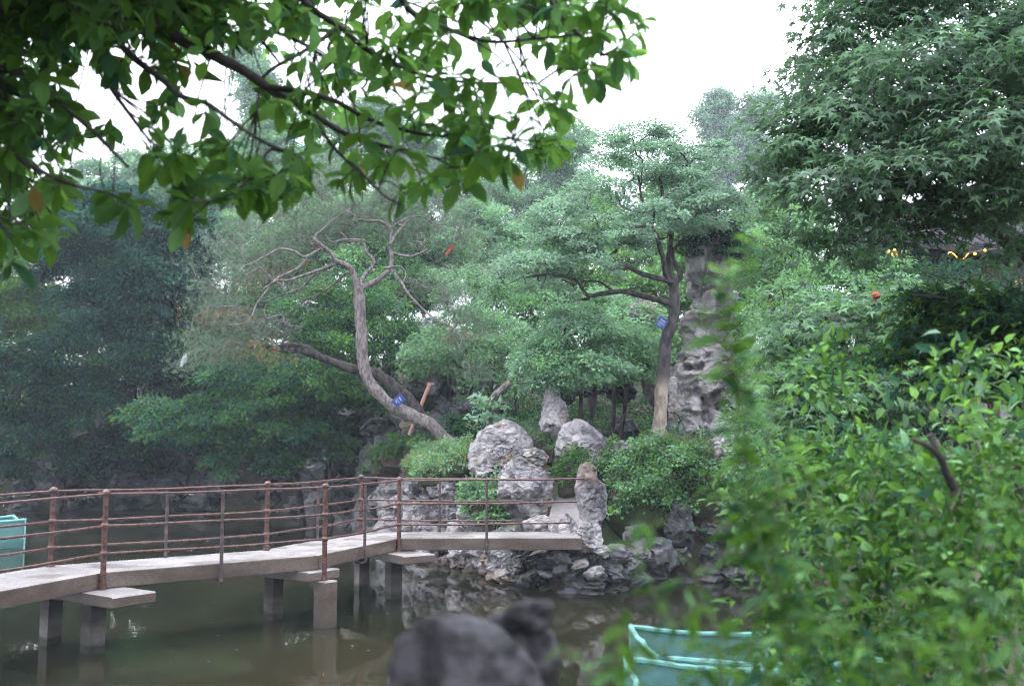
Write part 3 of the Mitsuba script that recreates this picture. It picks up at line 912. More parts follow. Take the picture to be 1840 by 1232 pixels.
def pine():
    rng = rng_(11)
    Y = 20.6
    k = thing('pine_tree', 'leaning old pine with a pale curved trunk and sparse grey green needles', 'tree')
    tr = px_line([(824, 812), (812, 800), (775, 764), (740, 746), (702, 726), (673, 700), (656, 668), (651, 640), (650, 608), (647, 570), (645, 540), (645, 512)], Y)
    p = spline(tr, 6)
    part(k, 'trunk', mikit.ply(tube(p, np.linspace(0.135, 0.112, len(p)), 14, rough=0.34, seed=3), 'pine_bark', 40))
    limbs = [
        ([(643, 518), (634, 489), (625, 477), (607, 471), (598, 457), (586, 448), (566, 432)], -0.3, 0.085, 0.045),
        ([(574, 438), (566, 423), (578, 409), (590, 395), (610, 379), (634, 362)], 0.4, 0.045, 0.018),
        ([(586, 448), (578, 449), (551, 465), (534, 456), (510, 454), (493, 465), (471, 480), (454, 489), (449, 501)], -0.8, 0.048, 0.014),
        ([(551, 465), (537, 484), (517, 496), (503, 506), (491, 525), (474, 552), (465, 579), (449, 590), (427, 590)], -0.9, 0.04, 0.012),
        ([(478, 546), (476, 560), (480, 574), (476, 584)], -0.1, 0.016, 0.008),
        ([(610, 473), (600, 477), (571, 489), (542, 501), (525, 508), (505, 510), (480, 528)], -0.5, 0.055, 0.018),
        ([(571, 489), (556, 499), (537, 516), (495, 528), (464, 538)], 0.4, 0.045, 0.014),
        ([(640, 505), (634, 488), (615, 487), (596, 500), (560, 520), (520, 530)], 0.9, 0.06, 0.018),
        ([(646, 515), (652, 496), (666, 477), (668, 462), (655, 448), (648, 430), (630, 425), (605, 424)], 0.6, 0.06, 0.02),
        ([(648, 515), (659, 512), (676, 504), (690, 491), (700, 482), (703, 462), (700, 445), (700, 409), (682, 394), (660, 392), (639, 389)], 0.3, 0.085, 0.035),
        ([(700, 440), (712, 415), (722, 400), (730, 378)], 0.5, 0.045, 0.02),
        ([(655, 432), (640, 432), (618, 434), (600, 440), (588, 425)], -0.4, 0.035, 0.014),
        ([(690, 482), (706, 481), (722, 482), (732, 496), (728, 512)], -0.4, 0.035, 0.012),
        ([(700, 484), (707, 489), (724, 511), (734, 528), (754, 550), (785, 577), (819, 594), (831, 616), (827, 628)], -0.5, 0.045, 0.013),
        ([(732, 499), (745, 507), (761, 513), (780, 522), (797, 526)], 0.4, 0.026, 0.009),
        ([(640, 389), (615, 372), (590, 350), (560, 340)], 0.3, 0.03, 0.012),
        ([(703, 408), (730, 390), (760, 385), (790, 410), (815, 440)], 0.6, 0.03, 0.010),
    ]
    nodes = []
    for rows, dy, r0, r1 in limbs:
        q = px_line(rows, Y, 0)
        q = [v * 1.0 + np.array([0, dy * i / (len(q) - 1), 0]) for i, v in enumerate(q)]
        q = spline(q, 4)
        nodes += list(q[2::3])
        part(k, 'limb', mikit.ply(tube(q, np.linspace(r0 * .8, r1 * .72, len(q)), 8, rough=0.25, seed=5), 'pine_bark', 40))
    lobes = lobes_px([(600, 340, 21.4, 130, 55, 1.1), (500, 420, 21.4, 110, 75, 1.0), (420, 480, 21.2, 85, 70, 0.9), (400, 580, 21.0, 75, 60, 0.8), (385, 640, 20.8, 70, 40, 0.7),
                      (470, 610, 21.0, 60, 50, 0.8), (740, 360, 21.6, 120, 60, 1.1), (800, 440, 21.6, 80, 70, 1.0), (780, 540, 21.2, 70, 50, 0.8), (840, 600, 21.1, 55, 50, 0.7), (690, 400, 21.8, 90, 60, 1.1), (620, 410, 22.0, 70, 40, 0.9),
                      (870, 650, 21.1, 40, 40, 0.5), (520, 500, 21.7, 60, 40, 0.8)])
    c, o = clumps_in(lobes, 330, rng, inner=0.2)
    part(k, 'branches', mikit.ply(grow(nodes, None, c, rng, rmin=0.008, power=0.35, sides=4, wiggle=.2), 'pine_bark', 60), stuff=True)
    # tufts of needles round every twig end
    per = 40
    base = np.repeat(c, per, 0) + rng.normal(size=(len(c) * per, 3)) * [0.27, 0.27, 0.13]
    nd = 9
    pos = np.repeat(base, nd, 0)
    axis = unit(rng.normal(size=(len(base), 3)) * [1, 1, .6] + [0, 0, 0.35])
    d = unit(np.repeat(axis, nd, 0) * 0.8 + rng.normal(size=pos.shape) * 0.75)
    N = len(pos)
    dead = rng.uniform(size=len(c)) < 0.075
    u = np.where(np.repeat(dead & (c[:, 2] < 6.3), per * nd), 5.7, 5.0 - 0.8 * rng.uniform(size=N))
    v = np.exp(rng.normal(size=N) * 0.25) * np.repeat(np.exp(rng.normal(size=len(c)) * 0.2), per * nd) * 1.25
    part(k, 'needles', leaf_ply([leaf_fans(pos, d, rng.normal(size=pos.shape), rng.uniform(0.06, 0.13, N), np.full(N, 0.0085), u, v.clip(.3, 1.8), 'needle')], 'leaf'), stuff=True)


pine()
tk = thing('leaning_tree', 'dark bare trunk leaning far left behind the pale pine trunk', 'tree')
p = spline(px_line([(812, 806), (790, 790), (761, 752), (721, 706), (675, 671), (640, 664), (610, 655), (579, 643), (543, 630), (507, 629), (478, 621)], 21.6), 6)
part(tk, 'trunk', mikit.ply(tube(p, np.linspace(0.16, 0.06, len(p)), 12, rough=0.3, seed=8), 'dark_bark', 40))
p = spline(px_line([(570, 640), (555, 628), (530, 621), (505, 621)], 21.6), 5)
part(tk, 'limb', mikit.ply(tube(p, np.linspace(0.10, 0.05, len(p)), 9, rough=0.3, seed=9), 'dark_bark', 40))
c = np.array(px_line([(470, 622), (455, 628), (440, 620), (480, 640), (500, 640), (520, 644)], 21.6))
part(tk, 'crown', leaf_ply([foliage(c, c * 0 + [0, 0, 1.0], 60, 0.26, 0.09, rng_(3), u=(3.0, .4), v=(1, .2), odd=(0.25, 7.0))]), stuff=True)

# props, stump, plaques
pr = thing('support_prop', 'thin reddish cut pole propping up the leaning trunks', 'prop')
p = np.array(px_line([(722, 822), (729, 800), (741, 768), (757, 728), (773, 688)], 21.9))
part(pr, 'pole', mikit.ply(tube(spline(p, 5), 0.045, 9, rough=0.2), 'cut_wood', 40))
p = np.array(px_line([(767, 690), (780, 690)], 21.9))
part(pr, 'cross_piece', mikit.ply(tube(p, 0.02, 7), 'cut_wood', 40))

sk = thing('sprouting_stump', 'short lopped stump with a raw pink cut and pale sprouting leaves', 'tree')
p = spline(px_line([(887, 800), (886, 778), (882, 752), (880, 728), (892, 708), (915, 688)], 19.6), 5)
part(sk, 'trunk', mikit.ply(tube(p, np.linspace(0.13, 0.06, len(p)), 10, rough=0.3, seed=4), 'pine_bark', 40))
a, b = p[-1], p[-1] + (p[-1] - p[-2]) * 0.25
part(sk, 'cut_face', mikit.ply(tube(np.array([p[-2] + (p[-1] - p[-2]) * .4, b]), [0.061, 0.058], 10), 'cut_wood', 40), label='raw pink saw cut')
c = np.array(px_line([(862, 715), (858, 735), (872, 748), (900, 730), (855, 752), (880, 722), (868, 730), (900, 752)], 19.4))
part(sk, 'sprouts', leaf_ply([foliage(c, c * 0 + [0, -.3, .6], 16, 0.16, 0.14, rng_(5), u=(3.8, .2), v=(1.7, .15), aspect=.8)]), stuff=True)
solo('stump', mikit.ply(tube(spline(px_line([(900, 795), (898, 755), (896, 735)], 19.9), 5), [0.14] * 6 + [0.12] * 5, 10, rough=0.3, seed=6), 'dark_bark', 40), 'dark thin stump just behind the lopped sprouting stump', 'stump')


def plaque(name, label, corners, Y, rows):
    """A small blue tree label: board, white rim strips and lines of lettering too small to read."""
    k = thing(name, label, 'plaque')
    a, b, d = [at(x, y, Y) for x, y in corners]           # lower left, lower right, upper left
    ex, ey = b - a, d - a
    ey = ey - ex * (ex @ ey) / (ex @ ex) * 0.9
    n = unit(np.cross(ex, ey))
    if n[1] > 0:
        n = -n
    v = [a, b, b + ey, a + ey]
    v = np.array(v + [q - n * 0.015 for q in v])
    f = np.array([[0, 1, 2], [0, 2, 3], [4, 6, 5], [4, 7, 6]] + [t for i in range(4) for t in ([i, (i + 1) % 4 + 4, (i + 1) % 4], [i, i + 4, (i + 1) % 4 + 4])])
    part(k, 'board', mikit.ply((v, f), 'plaque_blue'))
    parts_ = []
    rng = rng_(len(rows))
    for t, x0, x1, h in rows:
        x = x0
        while x < x1:
            w = rng.uniform(0.035, 0.06)
            o = a + ex * x + ey * t + n * 0.003
            q = [o, o + ex * w, o + ex * w + ey * h, o + ey * h]
            parts_.append((np.array(q), np.array([[0, 1, 2], [0, 2, 3], [0, 2, 1], [0, 3, 2]])))
            x += w + 0.022
    part(k, 'lettering', mikit.ply(join(parts_), 'white_paint'), stuff=True)


plaque('tree_plaque', 'tilted blue plaque on the leaning pine trunk', [(703, 720), (713, 732), (720, 706)], 20.35, [(0.62, 0.25, 0.75, 0.10), (0.40, 0.2, 0.8, 0.05), (0.25, 0.2, 0.6, 0.05)])
plaque('tree_plaque', 'blue plaque tied high on the trunk of the forked tree', [(1176, 582), (1191, 593), (1183, 563)], 19.2, [(0.66, 0.25, 0.75, 0.10), (0.46, 0.2, 0.8, 0.045), (0.32, 0.2, 0.8, 0.045), (0.18, 0.2, 0.6, 0.045)])


def forked_tree():
    rng = rng_(21)
    Y = 19.4
    k = thing('forked_tree', 'slender forked tree with a bleached lower trunk and flat layered crown', 'tree')
    p = spline(px_line([(1183, 800), (1188, 711), (1192, 668), (1196, 614), (1205, 586), (1212, 562), (1212, 536), (1210, 508)], Y), 6)
    r = np.linspace(0.135, 0.10, len(p))
    r[:3] *= [1.5, 1.25, 1.08]
    part(k, 'trunk', mikit.ply(tube(p, r, 14, rough=0.2, seed=2), 'collared_bark', 40))
    limbs = [
        ([(1208, 512), (1203, 471), (1206, 436), (1208, 410), (1196, 370), (1190, 320), (1170, 280)], 0.3, 0.075, 0.02),
        ([(1208, 512), (1196, 498), (1189, 468), (1181, 450), (1174, 430), (1150, 380), (1140, 330)], -0.6, 0.07, 0.02),
        ([(1211, 514), (1217, 505), (1224, 489), (1214, 468), (1212, 450), (1221, 436), (1245, 405), (1260, 370), (1280, 350)], 0.5, 0.07, 0.02),
        ([(1212, 552), (1203, 546), (1164, 537), (1117, 527), (1081, 532), (1053, 536), (1035, 514), (1017, 507), (978, 504), (945, 510)], -0.8, 0.07, 0.018),
        ([(1060, 536), (1040, 538), (1026, 534)], 0.1, 0.035, 0.01),
        ([(1209, 512), (1196, 505), (1153, 495), (1124, 484), (1092, 487), (1070, 470), (1040, 452)], -0.5, 0.065, 0.018),
        ([(1124, 484), (1105, 470), (1075, 440), (1040, 425), (990, 430)], 0.5, 0.04, 0.012),
        ([(1100, 522), (1080, 505), (1050, 500)], 0.3, 0.03, 0.01),
    ]
    nodes = []
    for rows, dy, r0, r1 in limbs:
        q = px_line(rows, Y)
        q = spline([v + np.array([0, dy * i / (len(q) - 1), 0]) for i, v in enumerate(q)], 5)
        nodes += list(q[len(q) // 3::3])
        part(k, 'limb', mikit.ply(tube(q, np.linspace(r0, r1, len(q)), 9, rough=0.22, seed=7), 'dark_bark', 40))
    lobes = lobes_px([(1150, 275, 19.4, 95, 42, 1.2), (1100, 310, 19.6, 60, 36, 1.0), (1250, 300, 19.6, 75, 40, 1.1), (1195, 330, 19.2, 90, 30, 1.2), (1270, 365, 19.0, 75, 36, 1.2), (1180, 395, 18.9, 80, 34, 1.2), (1060, 360, 19.4, 80, 32, 1.2),
                      (1010, 395, 19.2, 70, 30, 1.1), (1110, 425, 18.8, 80, 32, 1.1), (1020, 450, 18.9, 80, 30, 1.2), (950, 490, 18.9, 75, 30, 1.2), (1050, 485, 18.7, 60, 22, .9), (905, 510, 19, 35, 22, .7), (985, 520, 18.7, 60, 22, .9), (1250, 415, 19, 55, 26, .9), (1305, 385, 19.3, 40, 40, .8), (960, 425, 19.3, 40, 25, .8)])
    c, o = clumps_in(lobes, 300, rng, inner=0.35, low=-0.4)
    part(k, 'branches', mikit.ply(grow(nodes, None, c[:170], rng, rmin=0.007, sides=4), 'dark_bark', 60), stuff=True)
    part(k, 'crown', leaf_ply([foliage(c, o, 105, 0.30, 0.082, rng, u=(3.9, .35), v=(1.7, .3), aspect=0.52, flat=0.30, up=1.2, droop=0.2)]), stuff=True)


forked_tree()

# vine thatch over the pillar, ivy, ground cover
rng = rng_(31)
c, o = clumps_in(lobes_px([(1282, 425, 20.0, 54, 38, .6), (1262, 400, 20.1, 40, 24, .5), (1310, 440, 20.0, 28, 30, .4), (1240, 440, 20.0, 22, 30, .4)]), 130, rng, inner=.4)
solo('hanging_vine', leaf_ply([foliage(c, o, 60, 0.16, 0.075, rng, u=(1.0, .5), v=(.85, .3), droop=.6)]), 'dark vine draped over the top of the tall pillar rock', 'vine', kind=None)


def mound(name, label, cat, seed, lobes, n, per, rc, leaf, kind='stuff', **kw):
    rng = rng_(seed)
    c, o = clumps_in(lobes, n, rng, inner=0.84, low=-0.25)
    c = c + o * (rc * 1.6 * rng.exponential(.5, n) * (rng.uniform(size=n) < .35))[:, None] + rng.normal(size=(n, 3)) * rc * .25
    body = []
    for l in np.array(lobes):
        v, f = tm(trimesh.creation.icosphere(subdivisions=3))
        body.append((v * l[3:] * 0.86 * (0.9 + 0.25 * meshkit.fbm(v * 2.2 + l[0], 3))[:, None] + l[:3], f))
    for q_, _ in body:
        drop = q_[:, 2] < np.median(q_[:, 2])
        gz_ = ground_z(q_[:, 0], q_[:, 1]) - .1
        q_[drop, 2] = np.minimum(q_[drop, 2], np.maximum(gz_[drop], q_[drop, 2] - .2))
    k = thing(name, label, cat)
    part(k, 'soil', mikit.ply(join(body), 'soil', 40))
    part(k, 'leaves', leaf_ply([foliage(c, o, per, rc, leaf, rng, **kw)]), stuff=True)
    return k


mound('ivy_mound', 'dense rounded mound of small leaved ivy right of the landing stones', 'ivy', 41,
      lobes_px([(1185, 855, 17.4, 78, 62, .8), (1135, 900, 17.0, 52, 62, .6), (1235, 870, 17.4, 55, 52, .7), (1105, 860, 17.4, 30, 35, .4), (1160, 905, 16.8, 60, 45, .5)]), 520, 60, 0.14, 0.066, u=(2.4, .9), v=(1.3, .4), aspect=.6, flat=.7, up=.55, droop=.35, clump_u=.5, clump_v=.25)
mound('ground_cover', 'yellow green low plants with orange flowers left of the rounded boulder', 'ground cover', 42,
      lobes_px([(800, 846, 19.4, 55, 18, .6), (765, 836, 20.2, 45, 15, .6), (835, 826, 19.2, 32, 18, .6), (795, 812, 20.4, 45, 14, .6)]), 220, 50, 0.14, 0.085, u=(3.0, .45), v=(1.45, .3), aspect=.35, flat=.8, up=.6, odd=(0.10, 7.0))
mound('fern_bank', 'darker green fern like plants at the left tip of the island', 'ferns', 43,
      lobes_px([(725, 815, 21.9, 46, 20, .6), (705, 830, 22.6, 40, 16, .5), (760, 800, 21.4, 40, 14, .5)]), 120, 45, 0.16, 0.10, u=(1.4, .4), v=(.95, .2), aspect=.3, flat=.6)
mound('broadleaf_creeper', 'pale leafy creeper hanging over stones behind the bridge railing', 'creeper', 44,
      lobes_px([(872, 905, 17.5, 28, 26, .3), (880, 938, 17.3, 24, 16, .25), (850, 888, 17.8, 20, 18, .25)]), 80, 34, 0.13, 0.085, u=(3.1, .5), v=(1.25, .28), aspect=.6, flat=.7, up=.5)
mound('grass_tuft', 'pale green grassy patch between the two big boulders', 'grass', 45,
      lobes_px([(975, 790, 19.4, 55, 18, .6), (960, 775, 20.2, 40, 14, .5), (1000, 808, 19.0, 30, 14, .4)]), 110, 45, 0.14, 0.10, u=(3.2, .3), v=(1.0, .2), aspect=.14, flat=.6, up=.3, droop=-.3)
mound('ivy_patch', 'small ivy patch beside the stone steps', 'ivy', 46, lobes_px([(1040, 845, 17.3, 34, 28, .4), (1022, 860, 17.3, 22, 22, .3)]), 90, 40, 0.12, 0.06, u=(1.6, .5), v=(.9, .3), flat=.7, up=.6)
mound('ivy_patch', 'thin ivy climbing the left side of the pointed upright rock', 'ivy', 47, lobes_px([(975, 770, 20.0, 16, 30, .2)]), 40, 26, 0.09, 0.055, u=(2.8, .5), v=(.95, .25), flat=.9, up=.4)
mound('dry_grass_patch', 'yellowish grass patch on the ivy mound under the tall pillar rock', 'grass', 48, lobes_px([(1245, 818, 17.6, 42, 16, .5), (1215, 800, 18.4, 50, 14, .5)]), 90, 40, 0.12, 0.09, u=(3.4, .6), v=(.8, .2), aspect=.13, flat=.6, up=.3, droop=-.2, odd=(0.2, 7.0))
mound('shrub_base', 'dark low undergrowth around the bushy tree stems', 'undergrowth', 49, lobes_px([(930, 770, 21.2, 50, 18, .6)  , (850, 775, 21.4, 45, 20, .6)]), 200, 40, 0.16, 0.08, u=(1.0, .3), v=(.8, .25))


def ground_pt(px, Y):
    x = (px - CX) / F_PX * Y * 1.0
    return np.array([x, Y, float(ground_z(np.array([x]), np.array([Y]))[0]) - 0.1])


def multi_stem(pxs, Y, tops):
    out = []
    for a, (tx, ty) in zip(pxs, tops):
        g = ground_pt(a, Y)
        t = at(tx, ty, Y)
        m = (g + t) / 2 + [0.06 * (1 if tx > a else -1), 0, 0]
        out.append(([g, m, t], 0.055, 0.03))
    return out


tree('bushy_tree', 'rounded light green bushy tree on several dark stems in the middle', 'tree', 51, multi_stem([1022, 1036, 1052], 19.9, [(1010, 660), (1040, 650), (1070, 655)]),
     lobes_px([(1040, 610, 19.8, 85, 42, 1.1), (985, 650, 19.6, 62, 40, 1.0), (1050, 668, 19.3, 80, 34, 1.0), (1000, 685, 19.4, 55, 26, .8), (1030, 575, 20, 50, 30, .8)]), 170, 95, 0.27, 0.095, u=(3.4, .4), v=(1.6, .28), aspect=.42, flat=.5, up=.9, wood_targets=80)
tree('bushy_tree', 'second light green bushy tree between the first one and the forked trunk', 'tree', 52, multi_stem([1096, 1110], 20.4, [(1100, 650), (1125, 655)]),
     lobes_px([(1120, 620, 20.4, 60, 42, 1.0), (1135, 665, 20.2, 52, 34, .9), (1095, 650, 20.6, 50, 36, .9), (1160, 640, 20.8, 34, 34, .7)]), 120, 95, 0.27, 0.095, u=(3.2, .4), v=(1.5, .28), aspect=.42, flat=.5, wood_targets=60)
tree('round_bush', 'soft light green bush right of the pine trunk above the rock wall', 'bush', 53, multi_stem([820, 850], 23.4, [(810, 660), (850, 660)]),
     lobes_px([(800, 640, 23.2, 68, 48, 1.2), (860, 655, 22.9, 66, 52, 1.2), (900, 620, 23.6, 60, 55, 1.3), (760, 650, 23.4, 34, 34, .8), (850, 590, 24, 60, 45, 1.2), (880, 690, 22.6, 45, 26, .8)]), 190, 100, 0.33, 0.10, u=(3.2, .45), v=(1.4, .28), aspect=.45, flat=.5, wood_targets=60)
tree('round_bush', 'taller pale bush rising behind the soft bush near the flat layered crown', 'bush', 54, multi_stem([930], 26.5, [(930, 600)]),
     lobes_px([(910, 540, 26.5, 75, 50, 1.5), (960, 580, 26, 70, 55, 1.5), (850, 520, 27, 60, 40, 1.3), (1000, 560, 26.5, 60, 45, 1.3), (1130, 590, 25.5, 60, 50, 1.2), (1080, 560, 26, 60, 40, 1.2)]), 200, 100, 0.38, 0.11, u=(3.1, .4), v=(1.35, .25), aspect=.45, wood_targets=50)
tree('broad_bush', 'dark green bush behind the curved part of the pine trunk', 'bush', 55, multi_stem([600, 690], 25.2, [(600, 640), (690, 640)]),
     lobes_px([(560, 570, 25.5, 70, 60, 1.5), (620, 620, 25, 75, 60, 1.5), (690, 590, 25.2, 60, 70, 1.4), (560, 680, 24.6, 80, 60, 1.4), (640, 700, 24.8, 60, 45, 1.3), (730, 640, 25.2, 45, 60, 1.2), (640, 530, 26, 60, 45, 1.3)]), 240, 100, 0.38, 0.105, u=(1.3, .5), v=(1.5, .3), aspect=.5, wood_targets=60)
tree('overhanging_bush', 'large dark bush leaning over the water in front of the far left bank', 'bush', 56, [([ground_pt(560, 27.5), at(520, 800, 26.5), at(470, 780, 25.8)], 0.12, 0.06)],
     lobes_px([(420, 760, 25.0, 110, 60, 1.7), (330, 770, 25.0, 80, 46, 1.4), (520, 770, 25.2, 95, 70, 1.7), (470, 690, 25.6, 110, 50, 1.6), (590, 800, 25.4, 55, 50, 1.1), (450, 830, 24.8, 90, 34, 1.2), (280, 745, 25, 55, 26, 1), (545, 720, 25.4, 70, 50, 1.2)]), 330, 105, 0.36, 0.105, u=(1.0, .5), v=(1.4, .32), aspect=.5, flat=.38, wood_targets=80, odd=(0.012, 3.3))
tree('dark_tree', 'big rounded dark blue green tree on the left beneath the overhanging leaves', 'tree', 57, [([ground_pt(230, 33), at(235, 700, 33), at(230, 560, 33)], 0.25, 0.12)],
     lobes_px([(220, 430, 33, 130, 80, 2.2), (150, 490, 32.6, 85, 70, 1.8), (290, 500, 32.4, 90, 75, 1.8), (220, 560, 32.2, 120, 60, 2), (330, 430, 33, 70, 70, 1.8), (130, 410, 33.4, 50, 45, 1.4), (200, 370, 33.6, 80, 36, 1.6)]), 560, 110, 0.50, 0.135, u=(0.45, .3), v=(1.1, .28), aspect=.55, wood_targets=80, inner=.3)
tree('dark_tree', 'dark low tree at the left edge above the shaded bank', 'tree', 58, [([ground_pt(120, 31.8), at(110, 780, 31), at(100, 700, 30.5)], 0.2, 0.1)],
     lobes_px([(60, 700, 30, 100, 60, 1.8), (120, 650, 30.5, 110, 55, 1.8), (30, 780, 29.6, 80, 50, 1.5), (170, 740, 30, 70, 45, 1.4), (250, 660, 31, 80, 45, 1.5), (330, 650, 31.5, 60, 40, 1.4), (-50, 650, 30, 60, 80, 1.6), (330, 770, 31, 90, 55, 1.2), (430, 760, 31.5, 90, 50, 1.2), (520, 790, 31, 70, 40, 1), (90, 830, 30.2, 90, 35, 1.2), (220, 810, 31.5, 80, 50, 1.2)]), 620, 110, 0.46, 0.125, u=(0.75, .4), v=(.7, .25), aspect=.5, wood_targets=80)
tree('fresh_tree', 'brighter green tree at the left edge beside the big dark tree', 'tree', 59, [([ground_pt(30, 36), at(30, 700, 36), at(35, 600, 36)], 0.2, 0.1)],
     lobes_px([(40, 560, 35, 75, 55, 1.8), (-40, 540, 35, 80, 70, 2), (90, 600, 34.5, 50, 50, 1.5), (20, 500, 36, 60, 40, 1.5)]), 160, 100, 0.5, 0.15, u=(2.0, .4), v=(.9, .2), aspect=.5, wood_targets=50)

tree('dark_tree', 'dark tree on the far left shore, beyond the edge of the picture', 'tree', 157, [([ground_pt(-260, 33), at(-250, 700, 33), at(-250, 600, 33)], .22, .1)],
     lobes_px([(-220, 470, 33, 120, 90, 2.2), (-320, 560, 33, 120, 90, 2.2), (-200, 640, 32, 110, 70, 2), (-420, 660, 33, 120, 80, 2), (-300, 760, 32, 150, 60, 2)]), 260, 90, .55, .15, u=(.6, .4), v=(.8, .25), wood_targets=50)

# the wall of trees behind
BACK = [
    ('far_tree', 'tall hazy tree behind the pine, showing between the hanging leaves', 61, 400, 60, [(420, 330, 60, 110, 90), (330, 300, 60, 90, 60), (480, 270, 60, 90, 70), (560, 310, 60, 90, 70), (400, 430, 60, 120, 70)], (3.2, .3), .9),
    ('far_tree', 'slim bluish tree rising highest between the hanging leaves, its haze put into the leaf colour', 62, 470, 75, [(460, 150, 75, 40, 70), (470, 240, 75, 55, 70), (440, 90, 75, 22, 50)], (3.9, .3), 1.05),  # leaf colour made paler to stand in for distance haze
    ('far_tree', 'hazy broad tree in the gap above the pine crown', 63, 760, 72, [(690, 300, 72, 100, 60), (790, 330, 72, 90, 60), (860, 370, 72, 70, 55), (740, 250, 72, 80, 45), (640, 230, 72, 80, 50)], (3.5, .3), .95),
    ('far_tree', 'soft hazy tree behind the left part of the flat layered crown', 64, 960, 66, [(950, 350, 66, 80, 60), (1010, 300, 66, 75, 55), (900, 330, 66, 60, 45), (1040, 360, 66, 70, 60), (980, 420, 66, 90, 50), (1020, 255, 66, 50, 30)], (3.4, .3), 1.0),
    ('far_tree', 'bluish tree against the white sky left of the maple, paled by leaf colour in place of haze', 65, 1310, 110, [(1310, 260, 110, 55, 50), (1290, 200, 110, 38, 36), (1340, 300, 110, 50, 50), (1270, 330, 110, 60, 40), (1360, 210, 110, 40, 40)], (3.9, .3), 1.15),  # pale leaves paint in the far haze
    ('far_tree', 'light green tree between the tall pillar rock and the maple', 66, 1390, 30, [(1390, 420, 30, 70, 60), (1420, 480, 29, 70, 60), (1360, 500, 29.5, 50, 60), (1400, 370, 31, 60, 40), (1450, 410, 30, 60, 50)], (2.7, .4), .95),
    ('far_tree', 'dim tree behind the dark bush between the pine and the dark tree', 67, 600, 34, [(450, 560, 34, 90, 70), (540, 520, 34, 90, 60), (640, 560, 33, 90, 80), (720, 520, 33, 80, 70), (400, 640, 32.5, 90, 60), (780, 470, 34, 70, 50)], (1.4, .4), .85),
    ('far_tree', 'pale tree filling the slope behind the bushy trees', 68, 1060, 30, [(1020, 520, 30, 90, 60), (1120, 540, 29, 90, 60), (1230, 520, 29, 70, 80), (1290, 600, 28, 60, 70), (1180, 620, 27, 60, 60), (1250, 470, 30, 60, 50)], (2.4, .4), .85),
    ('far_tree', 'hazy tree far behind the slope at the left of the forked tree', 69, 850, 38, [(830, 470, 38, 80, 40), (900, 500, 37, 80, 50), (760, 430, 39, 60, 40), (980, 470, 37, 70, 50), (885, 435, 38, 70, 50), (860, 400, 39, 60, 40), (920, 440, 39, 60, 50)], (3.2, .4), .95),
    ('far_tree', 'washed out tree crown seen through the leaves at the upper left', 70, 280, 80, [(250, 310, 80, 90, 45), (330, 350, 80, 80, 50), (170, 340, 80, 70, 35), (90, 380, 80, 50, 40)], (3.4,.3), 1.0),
]
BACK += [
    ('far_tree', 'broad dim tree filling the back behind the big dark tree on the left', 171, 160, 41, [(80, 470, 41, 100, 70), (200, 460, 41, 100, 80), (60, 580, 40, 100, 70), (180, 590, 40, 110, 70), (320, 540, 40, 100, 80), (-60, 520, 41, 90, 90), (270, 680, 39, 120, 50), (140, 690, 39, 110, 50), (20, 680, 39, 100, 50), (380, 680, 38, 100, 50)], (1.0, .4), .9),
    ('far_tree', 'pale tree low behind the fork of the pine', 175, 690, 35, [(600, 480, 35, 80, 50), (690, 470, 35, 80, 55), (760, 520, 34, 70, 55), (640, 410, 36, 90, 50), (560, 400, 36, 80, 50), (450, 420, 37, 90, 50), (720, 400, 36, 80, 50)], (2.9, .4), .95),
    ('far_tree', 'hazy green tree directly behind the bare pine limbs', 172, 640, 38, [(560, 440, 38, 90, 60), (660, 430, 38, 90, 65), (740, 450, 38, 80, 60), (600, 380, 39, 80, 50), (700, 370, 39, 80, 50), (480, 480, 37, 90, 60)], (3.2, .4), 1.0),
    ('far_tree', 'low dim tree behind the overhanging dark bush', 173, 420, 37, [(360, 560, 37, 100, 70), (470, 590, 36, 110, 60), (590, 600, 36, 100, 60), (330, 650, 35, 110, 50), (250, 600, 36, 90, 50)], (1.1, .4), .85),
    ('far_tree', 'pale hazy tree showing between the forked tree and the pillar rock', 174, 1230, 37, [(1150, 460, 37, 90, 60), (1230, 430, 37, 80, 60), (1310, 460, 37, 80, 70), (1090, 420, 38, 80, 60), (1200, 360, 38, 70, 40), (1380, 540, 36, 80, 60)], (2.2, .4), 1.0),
]
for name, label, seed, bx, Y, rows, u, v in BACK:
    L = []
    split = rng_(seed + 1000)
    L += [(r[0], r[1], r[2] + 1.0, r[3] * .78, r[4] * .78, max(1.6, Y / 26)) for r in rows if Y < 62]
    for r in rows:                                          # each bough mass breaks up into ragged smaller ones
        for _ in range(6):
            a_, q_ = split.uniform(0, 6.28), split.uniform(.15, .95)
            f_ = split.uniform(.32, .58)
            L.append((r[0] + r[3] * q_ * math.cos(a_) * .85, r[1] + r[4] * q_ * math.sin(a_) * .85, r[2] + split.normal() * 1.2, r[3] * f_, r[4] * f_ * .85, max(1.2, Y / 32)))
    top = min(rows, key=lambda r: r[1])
    tree(name, label, 'tree', seed, [([ground_pt(bx, Y), at(bx + 8, 600, Y), at(top[0] * .5 + bx * .5, top[1] + 90, Y)], 0.22, 0.09)], lobes_px(L), 12 * len(L), 72 if Y < 50 else 105, max(.42, .0120 * Y), max(.135, .0039 * Y), u=u, v=(v * 1.3, .22), aspect=.55, flat=.5, wood_targets=60, rmin=0.016)

